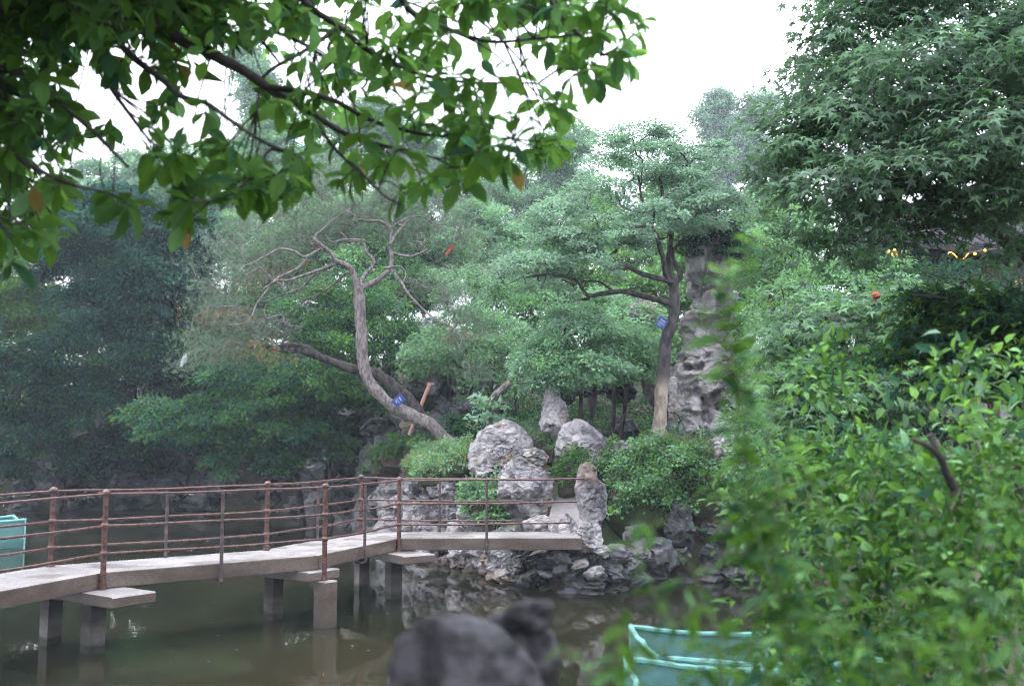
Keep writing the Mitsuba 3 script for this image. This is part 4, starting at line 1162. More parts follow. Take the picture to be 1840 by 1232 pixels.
# undergrowth on the slope and the far bank
rng = rng_(301)
pts = []
while len(pts) < 1200:
    Y_ = rng.uniform(20.8, 40)
    x_ = rng.uniform(-.62, .42) * Y_
    sd = float(pond_sd(np.array([x_]), np.array([Y_]))[0])
    if sd < .6 or (abs(x_ - 3.9) < .8 and Y_ < 22):
        continue
    pts.append((x_, Y_, float(ground_z(np.array([x_]), np.array([Y_]))[0]) + rng.uniform(.0, .35)))
pts = np.array(pts)
solo('undergrowth', leaf_ply([foliage(pts, np.zeros_like(pts) + [0, 0, .6], 46, .42, .12, rng, u=(1.3, .5), v=(.85, .25), aspect=.5, flat=.55, up=.8)]), 'leafy undergrowth covering the slope behind the rocks', 'undergrowth', kind='stuff')

# ------------------------------------------------------------------ right bank: maples, bushes, pavilion roof


def near_crown(k, name, protos, placed, bsdf, most=300, stuff='foliage'):
    """Leaves of a near plant: the ones that show largest become parts, the rest one part. placed: (pos, dir, normal, length, width, u, v)."""
    pos, d, n, L, W, u, v = placed
    px, py, dep = seen(pos)
    vis = (dep > 0.1) & (px > -10) & (px < 1850) & (py > -10) & (py < 1242)
    big = np.where(vis, L / np.maximum(dep, 0.1), -1)
    own = np.argsort(-big)[:most]
    own = own[big[own] > 0]
    for i in own:
        m = leaf_fans(pos[i:i + 1], d[i:i + 1], n[i:i + 1], L[i:i + 1], W[i:i + 1], u[i:i + 1], v[i:i + 1], protos)
        part(k, name, leaf_ply([m], bsdf))
    rest = np.setdiff1d(np.arange(len(pos)), own)
    if len(rest):
        part(k, stuff, leaf_ply([leaf_fans(pos[rest], d[rest], n[rest], L[rest], W[rest], u[rest], v[rest], protos)], bsdf), stuff=True)


def maple(name, label, seed, trunks, limbs, lobes, n, per, rc, leaf, u, v, low=-0.75, group=None, wood=120, most=300, inner=.35):
    rng = rng_(seed)
    k = thing(name, label, 'tree', group)
    nodes = []
    for pts, r0, r1 in trunks:
        p = spline(pts, 6)
        part(k, 'trunk', mikit.ply(tube(p, np.linspace(r0, r1, len(p)), 12, rough=.22, seed=seed), 'dark_bark', 40))
        nodes += list(p[-4:])
    for pts, r0, r1 in limbs:
        p = spline(pts, 6)
        part(k, 'limb', mikit.ply(tube(p, np.linspace(r0, r1, len(p)), 9, rough=.2, seed=seed), 'dark_bark', 40))
        nodes += list(p[2::3])
    c, o = clumps_in(lobes, n, rng, inner=inner, low=low)
    part(k, 'branches', mikit.ply(grow(nodes, None, c[:wood], rng, rmin=.0035, sides=5, rmax=.05), 'dark_bark', 60), stuff=True)
    m = rng.poisson(per, n).clip(4)
    i = np.repeat(np.arange(n), m)
    N = len(i)
    off = unit(rng.normal(size=(N, 3))) * (rng.uniform(size=(N, 1)) ** .5) * rc * rng.uniform(.6, 1.4, n)[i][:, None]
    off[:, 2] *= .28
    off[:, 2] -= 0.35 * (off[:, :2] ** 2).sum(1) / rc
    pos = c[i] + off
    d = unit(off * [1, 1, .3] + rng.normal(size=(N, 3)) * rc * .3 + o[i] * rc * .4)
    d[:, 2] -= rng.uniform(.15, .9, N)
    nn = np.array([0, 0, 1.0]) + 0.35 * o[i] + rng.normal(size=(N, 3)) * .35
    L = leaf * rng.uniform(.65, 1.25, N)
    uu = (u[0] + (rng.normal(size=n) * .3)[i] + rng.normal(size=N) * u[1]).clip(0, 4.9)
    vv = v * np.exp((rng.normal(size=n) * .16)[i] + rng.normal(size=N) * .16)
    near_crown(k, 'leaf', 'star', (pos, d, nn, L, L, uu, vv.clip(.2, 1.9)), 'leaf', most)
    return k


maple('maple_tree', 'large dark maple with star shaped leaves filling the upper right corner', 81,
      [([(4.6, 7.2, .7), (4.4, 7.1, 2.0), at(1960, 520, 7.0)], .17, .13)],
      [(px_line([(1960, 520), (1880, 470), (1800, 420), (1740, 370), (1690, 345), (1620, 335)], 7.0, -.6), .10, .03), (px_line([(1930, 500), (1900, 380), (1850, 240), (1800, 120), (1740, 20)], 7.0, -.3), .09, .03),
       (px_line([(1800, 420), (1720, 400), (1640, 410), (1560, 420)], 6.8, -.6), .04, .015), (px_line([(1850, 240), (1740, 200), (1620, 180), (1500, 190)], 6.8, -.5), .04, .015), (px_line([(1800, 120), (1690, 60), (1580, 30)], 6.8, .3), .04, .015)],
      lobes_px([(1500, 250, 6.4, 120, 70, .7), (1600, 160, 6.2, 130, 80, .8), (1480, 330, 6.2, 100, 60, .6), (1620, 330, 6.0, 140, 80, .7), (1740, 260, 5.8, 130, 90, .8), (1760, 130, 6.0, 130, 90, .8), (1560, 60, 6.8, 110, 70, .7), (1810, 445, 6.4, 50, 20, .3), (1770, 425, 6.4, 50, 18, .3), (1490, 70, 6.9, 60, 50, .5), (1450, 210, 6.7, 60, 50, .5),
                (1800, 350, 6.0, 100, 50, .6), (1560, 420, 6.4, 120, 45, .6), (1700, 20, 6.6, 130, 70, .7), (1440, 150, 6.8, 50, 50, .5), (1400, 250, 6.6, 50, 60, .5), (1860, 300, 5.8, 90, 140, .8), (1860, 80, 6, 90, 120, .8), (1950, 200, 6.2, 120, 200, 1), (1750, -120, 6.4, 200, 100, 1), (1560, -60, 6.8, 120, 60, .8)]),
      900, 23, .23, .077, (3.45, .35), .82)
maple('maple_tree', 'lighter low maple spreading below the dark one toward the water', 82,
      [([(4.35, 9.7, .4), (4.1, 9.6, 1.0), (3.7, 9.4, 1.5), at(1580, 690, 9.2)], .09, .05)],
      [(px_line([(1580, 690), (1530, 640), (1500, 590), (1470, 560)], 9.2, -.3), .035, .012), (px_line([(1580, 690), (1640, 630), (1700, 590), (1760, 570)], 9.2, -.3), .035, .012), (px_line([(1570, 700), (1500, 680), (1420, 670), (1360, 680)], 9.1, -.3), .03, .01)],
      lobes_px([(1460, 590, 9.2, 100, 45, .7), (1440, 680, 9.0, 80, 50, .7), (1540, 560, 9.4, 110, 45, .7), (1480, 700, 8.8, 110, 50, .7), (1620, 640, 8.8, 120, 45, .7), (1700, 570, 8.8, 100, 50, .7), (1580, 720, 8.6, 110, 40, .6), (1405, 620, 9.6, 45, 40, .5), (1440, 760, 8.8, 75, 45, .6), (1500, 780, 8.6, 90, 40, .6), (1430, 540, 9.8, 70, 35, .5)]),
      420, 22, .24, .088, (3.3, .5), 1.05)
maple('maple_tree', 'deep green maple bough at the right edge under the wavy lights', 83,
      [([(3.6, 6.9, .4), (3.4, 6.8, 1.6), at(1840, 620, 6.6)], .07, .04)],
      [(px_line([(1840, 620), (1780, 560), (1720, 540), (1640, 530)], 6.6, -.3), .03, .01)],
      lobes_px([(1720, 560, 6.6, 110, 40, .5), (1800, 620, 6.4, 90, 60, .6), (1660, 620, 6.6, 100, 40, .5), (1840, 560, 6.6, 60, 50, .5), (1740, 680, 6.2, 110, 35, .5), (1680, 530, 6.9, 70, 22, .4)]),
      240, 18, .2, .08, (1.3, .35), .85, most=200)
tree('light_bush', 'light green bush between the pillar rock and the low maple', 'bush', 84, multi_stem([1400], 14.5, [(1420, 640)]),
     lobes_px([(1420, 560, 14.5, 90, 50, .9), (1395, 620, 14.2, 55, 60, .8), (1480, 520, 15, 90, 40, 1.0), (1440, 660, 13.8, 90, 60, .9), (1385, 700, 14, 50, 50, .7), (1400, 760, 13.5, 90, 50, .8), (1560, 500, 15, 80, 40, .9), (1380, 830, 13.2, 80, 50, .7)]), 240, 85, .26, .075, u=(2.9, .4), v=(1.2, .25), aspect=.45, wood_targets=50)
tree('dark_hedge_tree', 'dark tree behind the maples hiding the foot of the pavilion', 'tree', 85, [([ground_pt(1720, 17), at(1720, 640, 17), at(1720, 560, 17)], .12, .08)],
     lobes_px([(1650, 520, 17, 110, 40, 1.2), (1780, 560, 16.5, 110, 60, 1.2), (1700, 620, 16, 140, 60, 1.2), (1560, 590, 16.5, 90, 60, 1.1), (1840, 640, 15.5, 90, 80, 1.2), (1600, 700, 15, 140, 70, 1.2), (1750, 740, 14.5, 140, 80, 1.2)]), 260, 80, .36, .10, u=(1.0, .35), v=(.8, .2), wood_targets=50)


def pavilion(name, label, c, w, d, eave, rise, seed, lights=False):
    """A garden hall: columns, plaster wall and a sweeping tiled roof with ribs."""
    k = thing(name, label, 'pavilion')
    c = np.array(c, float)
    g = float(ground_z(np.array([c[0]]), np.array([c[1]]))[0]) - 0.3
    nx, ny = 24, 12
    x, y = np.meshgrid(np.linspace(-1, 1, nx), np.linspace(-1, 1, ny), indexing='ij')
    lift = 0.35 * (np.abs(x) ** 4) * (np.abs(y) ** 3)
    z = eave + rise * (1 - np.abs(y)) ** 1.35 + lift
    v = np.stack([c[0] + x * (w / 2 + .6), c[1] + y * (d / 2 + .6), z], -1)
    i, j = np.meshgrid(np.arange(nx - 1), np.arange(ny - 1), indexing='ij')
    q = np.stack([i * ny + j, (i + 1) * ny + j, (i + 1) * ny + j + 1, i * ny + j + 1], -1).reshape(-1, 4)
    top = v.reshape(-1, 3)
    bot = top - [0, 0, .12]
    n0 = len(top)
    rim = [(a * ny, (a + 1) * ny) for a in range(nx - 1)] + [((a + 1) * ny + ny - 1, a * ny + ny - 1) for a in range(nx - 1)] + [((nx - 1) * ny + b, (nx - 1) * ny + b + 1) for b in range(ny - 1)] + [(b + 1, b) for b in range(ny - 1)]
    fs = np.vstack([q, q[:, ::-1] + n0, np.array([[a, a + n0, b + n0, b] for a, b in rim])])
    roof = part(k, 'roof', mikit.ply((np.vstack([top, bot]), fs), 'roof_tile'))
    ribs = []
    for t in np.linspace(-.97, .97, 26):
        for s in (-1, 1):
            yy = np.linspace(0.03, 1, 7) * s
            zz = eave + rise * (1 - np.abs(yy)) ** 1.35 + .35 * t**4 * np.abs(yy) ** 3 + .02
            ribs.append(tube(np.column_stack([np.full(7, c[0] + t * (w / 2 + .6)), c[1] + yy * (d / 2 + .6), zz]), .06, 6))
    part(roof, 'tile_ribs', mikit.ply(join(ribs), 'roof_tile', 40), stuff=True)
    part(roof, 'ridge', mikit.ply(box_between([c[0] - w / 2 - .5, c[1], eave + rise], [c[0] + w / 2 + .5, c[1], eave + rise], .3, .4), 'roof_tile'))
    for sx in (-1, -.33, .33, 1):
        for sy in (-1, 1):
            q0 = np.array([c[0] + sx * (w / 2 - .15), c[1] + sy * (d / 2 - .15)])
            part(k, 'column', mikit.ply(tube(np.array([[*q0, g], [*q0, eave + .08]]), .11, 10), 'dark_timber', 40))
    part(k, 'wall', mikit.ply(box_between([c[0] - w / 2 + .4, c[1] + .3, (g + eave) / 2], [c[0] + w / 2 - .4, c[1] + .3, (g + eave) / 2], .2, eave - g), 'dull_plaster'))
    return k


e = at(1740, 452, 19)
pavilion('garden_pavilion', 'dark tiled pavilion roof glimpsed behind the maples at the right', (e[0] + 1.2, 20.5, 0), 5.0, 3.0, e[2] - .02, 1.1, 1)
scene['lamp_bulb'] = {'type': 'diffuse', 'reflectance': rgb(.6, .35, .15)}
lk = thing('string_light', 'glowing orange wavy light tube under the pavilion eave', 'lamp')
t = np.linspace(0, 1, 60)
e0 = at(1700, 458, 18.3)
wav = np.column_stack([e0[0] + t * .44, np.full(60, e0[1]), e0[2] - .02 + .07 * np.sin(t * 7.2 + .2)])
part(lk, 'light_tube', mikit.ply(tube(wav, .012, 7), 'lamp_bulb', 40, emitter={'type': 'area', 'radiance': rgb(.34, .10, .010)}))
part(lk, 'cable', mikit.ply(tube(np.array([wav[-1], wav[-1] + [.3, 0, .05], wav[-1] + [.9, 0, .1]]), .012, 6), 'dark_iron'))
lk = thing('string_light', 'few small orange bulbs among the leaves left of the wavy light', 'lamp')
bl = []
for px, py in ((1598, 452), (1608, 449), (1618, 451), (1603, 457), (1614, 456), (1826, 508), (1836, 505), (1752, 456), (1770, 450)):
    bl.append(ball(at(px, py, 13.5 if px < 1700 else 18.2), .022 if px < 1700 else .03, 1, 1))
part(lk, 'bulb', mikit.ply(join(bl), 'lamp_bulb', 40, emitter={'type': 'area', 'radiance': rgb(.34, .10, .010)}), stuff=True)


def lantern(label, c, r, tilt=0):
    k = thing('red_lantern', label, 'lantern')
    v, f = tm(trimesh.creation.uv_sphere(1, count=[12, 16]))
    rr = 1 + .05 * np.cos(np.arctan2(v[:, 1], v[:, 0]) * 8)
    v = v * [r, r, r * .85] * np.column_stack([rr, rr, rr * 0 + 1])
    part(k, 'shade', mikit.ply((v + c, f), 'red_cloth', 40))
    part(k, 'tassel', mikit.ply(tube(np.array([c + [0, 0, -r * .8], c + [0, 0, -r * 1.7]]), [r * .14, r * .2], 8), 'red_cloth', 40))
    part(k, 'cap', mikit.ply(tube(np.array([c + [0, 0, r * .8], c + [0, 0, r * 1.0]]), r * .3, 10), 'dark_timber', 40))
    part(k, 'cord', mikit.ply(tube(np.array([c + [0, 0, r], c + [0, 0, r * 3.5]]), r * .04, 5), 'dark_timber'))


lantern('small red lantern among the maple leaves at the right', at(1574, 531, 9.0), .042)
bk = thing('red_ribbon', 'small red ribbon tied near the tip of a right hand pine limb', 'ribbon')
tip = at(815, 440, 21.2)
a, b = at(799, 456, 21.15), at(809, 441, 21.18)
q = np.array([a, a + [.05, 0, -.03], b + [.09, .03, .0], b + [.02, .02, .02]])
part(bk, 'cloth', mikit.ply((np.vstack([q, q + [0, .01, 0]]), np.array([[0, 1, 2], [0, 2, 3], [4, 6, 5], [4, 7, 6]])), 'red_cloth'))
part(bk, 'knot', mikit.ply(tube(np.array([b + [.03, .02, .0], (b + tip) / 2 + [0, 0, .01], tip]), .012, 6), 'red_cloth', 40))
c = at(330, 648, 24.2)
v, f = tm(trimesh.creation.icosphere(subdivisions=3))
v = v * [.06, .04, .15] * (0.25 + 1.5 * meshkit.fbm(v * 1.6 + 4, 3))[:, None] + np.array([.05, 0, 0]) * v[:, 2:]
solo('white_scrap', mikit.ply((v + c, f), 'white_paint', 40), 'white crumpled scrap caught in the dark bush on the left', 'scrap')

# ------------------------------------------------------------------ net cages in the pond


def net_cage(label, corners, z0, z1, seed):
    """A floating cage of teal netting: four sagging walls, a rolled hem and corner stakes. corners: plan points in order."""
    rng = rng_(seed)
    k = thing('net_cage', label, 'net cage')
    C = [np.array(c, float) for c in corners]
    for i in range(4):
        a, b = C[i], C[(i + 1) % 4]
        n, m = 26, 8
        t, s = np.meshgrid(np.linspace(0, 1, n), np.linspace(0, 1, m), indexing='ij')
        P = np.stack([a[0] + (b[0] - a[0]) * t, a[1] + (b[1] - a[1]) * t, z0 + (z1 - z0) * s], -1)
        nrm = np.array([-(b - a)[1], (b - a)[0]]) / np.linalg.norm(b - a)
        bulge = .10 * (meshkit.fbm(P * [2.5, 2.5, 4] + seed, 3) - .5) * np.sin(np.pi * t)
        P[..., :2] += nrm * bulge[..., None]
        sag = .05 * np.sin(np.pi * t) * s
        P[..., 2] -= sag + .02 * (meshkit.noise(P * 4 + seed) - .5) * s
        ii_, jj_ = np.meshgrid(np.arange(n - 1), np.arange(m - 1), indexing='ij')
        f = np.stack([ii_ * m + jj_, (ii_ + 1) * m + jj_, (ii_ + 1) * m + jj_ + 1, ii_ * m + jj_ + 1], -1).reshape(-1, 4)
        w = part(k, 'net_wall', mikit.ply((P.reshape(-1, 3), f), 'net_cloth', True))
        part(w, 'hem', mikit.ply(tube(P[:, -1], .022 + .008 * rng.uniform(size=n), 7, rough=.2), 'net_hem', 40))
        part(k, 'stake', mikit.ply(tube(np.array([[*a, z0 - .7], [*a, z1 + .03]]), .018, 7), 'net_hem', 40))


a, b = onz(1133, 1126, .45)[:2], onz(1490, 1133, .45)[:2]
net_cage('farther teal net cage standing in the pond at the right', [a, b, b + [.05, -1.36], a + [.10, -1.36]], -.3, .45, 3)
a, b = onz(1124, 1182, .47)[:2], onz(1480, 1200, .47)[:2]
net_cage('nearer teal net cage at the bottom edge, its top corner bunched', [a, b, b + [0, -1.2], a + [-.02, -1.2]], -.3, .47, 4)
a, b = at(-90, 927, 21.5), at(46, 932, 21.2)
net_cage('teal net cage behind the bridge at the left edge', [b[:2], a[:2], a[:2] + [-.2, 1.0], b[:2] + [-.75, 1.0]], -.25, .61, 5)

# ------------------------------------------------------------------ foreground stone


def foreground_stone():
    Y = 1.36

    def hull(balls):
        pts = []
        for c, r in balls:
            v, _ = tm(trimesh.creation.icosphere(subdivisions=2))
            pts.append(v * r + c)
        return manifold3d.Manifold.hull_points(np.vstack(pts).astype(np.float32))

    s = Y / F_PX
    body = hull([(at(752, 1172, Y), 46 * s), (at(795, 1150, Y - .01), 48 * s), (at(838, 1152, Y - .01), 48 * s), (at(890, 1186, Y - .01), 48 * s), (at(735, 1230, Y), 40 * s), (at(930, 1235, Y), 46 * s),
                 (at(840, 1400, Y), 130 * s), (at(850, 2000, Y + .02), 190 * s), ((-.03, Y, .75), .2)])
    neck = hull([(at(885, 1140, Y + .05), 34 * s), (at(945, 1118, Y + .05), 34 * s), (at(958, 1165, Y + .06), 44 * s), (at(960, 1300, Y + .06), 44 * s), (at(880, 1250, Y + .05), 40 * s)])
    head = hull([(at(928, 1112, Y + .03), 22 * s), (at(956, 1104, Y + .02), 28 * s), (at(980, 1097, Y + .02), 22 * s), (at(974, 1110, Y + .02), 25 * s)])
    m = (body + neck + head).refine_to_length(.011)
    me = m.to_mesh()
    t = trimesh.Trimesh(me.vert_properties[:, :3], me.tri_verts)
    t = trimesh.smoothing.filter_taubin(t, iterations=24)
    v, f = np.array(t.vertices), np.array(t.faces)
    n = np.array(t.vertex_normals)
    v = v + n * (.014 * (meshkit.fbm(v * 16, 3) - .5) + .010 * (meshkit.fbm(v * 60, 2) - .5))[:, None]
    for px, py, r in ((956, 1099, 8), (981, 1088, 6), (974, 1112, 7)):
        c = at(px, py, Y - .005)
        dd = np.linalg.norm((v - c) * [1, .45, 1], axis=1)
        v = v + n * (-.016 * np.exp(-(dd / (r * s)) ** 2))[:, None]
    return v, f


solo('carved_stone', mikit.ply(foreground_stone(), 'statue_stone', 40), 'dark rounded stone with a small pitted head like knob in the near foreground', 'stone')

# ------------------------------------------------------------------ foreground plants


def shoots(k, stems, leaf, rng, u, v, gap, aspect, r0, most, group_leaf='leaf', bsdf='leaf_glossy', spread=.5):
    P, D, N, L = [], [], [], []
    for pts in stems:
        foot = np.array(pts[0]) * [1.04, 1, 0] + [0, .04, .7]
        p = spline(([foot] if seen(pts[0])[1] > 1200 else []) + list(pts), 8)       # side shoots spring from a taller one
        part(k, 'stem', mikit.ply(tube(p, np.linspace(r0, r0 * .45, len(p)), 7), 'green_stem', 40))
        seg = np.linalg.norm(np.diff(p, axis=0), axis=1)
        s = np.concatenate([[0], np.cumsum(seg)])
        n = max(3, int(s[-1] / gap))
        ts = np.linspace(s[-1] * .08, s[-1], n)
        ang = rng.uniform(0, 6.3)
        for q, t in enumerate(ts):
            c = np.array([np.interp(t, s, p[:, a]) for a in range(3)])
            tan = unit(np.array([np.interp(min(t + .01, s[-1]), s, p[:, a]) - np.interp(max(t - .02, 0), s, p[:, a]) for a in range(3)]))
            ang += 2.4
            side = unit(np.cross(tan, [math.cos(ang), math.sin(ang), .2]))
            for e_ in ((1, -1) if rng.uniform() < .6 else (1,)):
                d = unit(side * e_ + tan * rng.uniform(.1, .8) + rng.normal(size=3) * .25 * spread + [0, 0, -.25])
                P.append(c)
                D.append(d)
                N.append(np.array([0, 0, 1.0]) + tan * .5 + rng.normal(size=3) * .4)
                L.append(leaf * rng.uniform(.55, 1.25) * (1 - .45 * (t / s[-1]) ** 4))
    P, D, N, L = map(np.array, (P, D, N, L))
    n = len(P)
    uu = (u[0] + rng.normal(size=n) * u[1]).clip(0, 4.9)
    vv = (v * np.exp(rng.normal(size=n) * .15)).clip(.3, 1.9)
    near_crown(k, group_leaf, 'lance', (P, D, N, L, L * aspect, uu, vv), bsdf, most)


surf('green_stem', (.09, .15, .05), .5)
rng = rng_(91)
k = thing('leafy_shrub', 'blurred tall green shoots with narrow leaves rising in the near right foreground', 'shrub')
stems = [px_line(r, Y) for r, Y in (
    ([(1310, 1300), (1207, 1121), (1187, 1087), (1167, 1047), (1150, 1014), (1137, 980), (1129, 954), (1140, 942), (1166, 944), (1180, 968)], 1.18),
    ([(1480, 1320), (1415, 1150), (1385, 1000), (1340, 850), (1345, 700), (1318, 560), (1352, 425)], 1.33),
    ([(1520, 1320), (1450, 1100), (1415, 950), (1385, 800), (1390, 720)], 1.29), ([(1580, 1320), (1530, 1150), (1500, 1000), (1470, 900), (1440, 830)], 1.41),
    ([(1380, 1320), (1330, 1200), (1270, 1090), (1240, 1010)], 1.22), ([(1620, 1320), (1640, 1150), (1650, 1000), (1640, 880)], 1.37), ([(1720, 1320), (1730, 1100), (1765, 950), (1795, 850)], 1.29),
    ([(1150, 1330), (1080, 1260), (1045, 1190), (1020, 1160)], 0.99), ([(1300, 1330), (1240, 1250), (1200, 1180), (1160, 1130)], 1.14), ([(1830, 1320), (1820, 1150), (1835, 980)], 1.22),
    ([(1420, 1320), (1400, 1240), (1340, 1160), (1300, 1120)], 1.25), ([(1350, 1000), (1300, 900), (1270, 850)], 1.31), ([(1400, 1080), (1360, 960), (1330, 900)], 1.29), ([(1330, 740), (1310, 660), (1295, 600), (1290, 500)], 1.33),
    ([(1660, 1320), (1590, 1230), (1540, 1180)], 1.18), ([(1780, 1320), (1700, 1220), (1670, 1120)], 1.18))]
shoots(k, stems, .055, rng, (2.0, .5), 1.6, .0165, .38, .0019, 260)
# the tallest shoots, leafy to the tip, in front of the pillar rock
k = thing('leafy_shoot', 'tall blurred leafy shoot rising in front of the tall pillar rock', 'shrub')
tall = [px_line(r, 1.32) for r in ([(1480, 1320), (1425, 1150), (1385, 1000), (1352, 850), (1336, 720), (1312, 600), (1328, 500), (1356, 425)], [(1352, 850), (1322, 760), (1330, 690), (1300, 590), (1296, 480)], [(1385, 1000), (1330, 930), (1312, 860)], [(1425, 1150), (1392, 980), (1398, 860), (1420, 790)])]
shoots(k, tall, .050, rng, (2.0, .5), 1.5, .0125, .42, .0019, 200)

rng = rng_(92)
k = thing('bright_bush', 'big bright green bush of small leaves filling the lower right corner', 'bush')
tr = spline([np.array([1.62, 3.3, .55])] + px_line([(1760, 1400), (1745, 1180), (1735, 1040), (1728, 940), (1715, 880), (1700, 830), (1670, 780)], 3.35), 6)
part(k, 'trunk', mikit.ply(tube(tr, np.linspace(.03, .012, len(tr)), 10, rough=.25, seed=2), 'pine_bark', 40), label='thick crooked grey stem')
lobes = lobes_px([(1540, 850, 3.9, 110, 60, .5), (1680, 810, 3.6, 110, 60, .5), (1800, 840, 3.3, 80, 100, .5), (1480, 880, 3.8, 110, 80, .5), (1600, 920, 3.5, 150, 90, .5), (1740, 940, 3.2, 130, 110, .5), (1500, 1010, 3.5, 130, 80, .5), (1640, 1060, 3.2, 150, 90, .5),
                  (1780, 1100, 3.0, 110, 120, .5), (1540, 1150, 3.2, 130, 70, .5), (1680, 1190, 3.0, 150, 80, .5), (1400, 960, 3.9, 80, 60, .4), (1440, 1120, 3.5, 90, 60, .4), (1420, 1220, 3.2, 100, 60, .4), (1380, 860, 4.2, 70, 50, .4), (1850, 950, 3, 60, 200, .5), (1600, 1280, 3, 250, 60, .5)] + [(rng.uniform(1430, 1840), rng.uniform(655, 740), rng.uniform(3.3, 4.3), rng.uniform(16, 34), rng.uniform(30, 60), .12) for _ in range(16)])
n = 520
c, o = clumps_in(lobes, n, rng, inner=.4)
part(k, 'branches', mikit.ply(grow(list(tr[::4]), None, c[:180], rng, rmin=.0016, sides=4, rmax=.014), 'green_stem', 60), stuff=True)
m = rng.poisson(13, n).clip(4)
i = np.repeat(np.arange(n), m)
N = len(i)
off = rng.normal(size=(N, 3)) * .05
pos = c[i] + off
d = unit(off + o[i] * .03 + rng.normal(size=(N, 3)) * .03)
d[:, 2] -= rng.uniform(0, .6, N)
nn = np.array([0, 0, 1.0]) + .4 * o[i] + rng.normal(size=(N, 3)) * .45
L = .050 * rng.uniform(.5, 1.4, N)
uu = (1.95 + (rng.normal(size=n) * .45)[i] + rng.normal(size=N) * .35).clip(0, 4)
vv = (1.5 * np.exp((rng.normal(size=n) * .25)[i] + rng.normal(size=N) * .25)).clip(.3, 1.8)
near_crown(k, 'leaf', 'lance', (pos, d, nn, L, L * .5, uu, vv), 'leaf_glossy', 300)
solo('dead_branch', mikit.ply(tube(spline(px_line([(1640, 790), (1665, 800), (1690, 822), (1700, 850), (1716, 880)], 2.5), 5), np.linspace(.006, .011, 21), 8, rough=.3), 'dark_bark', 40), 'dark broken branch poking out of the bright bush', 'branch')

# ------------------------------------------------------------------ the overhanging tree, upper left


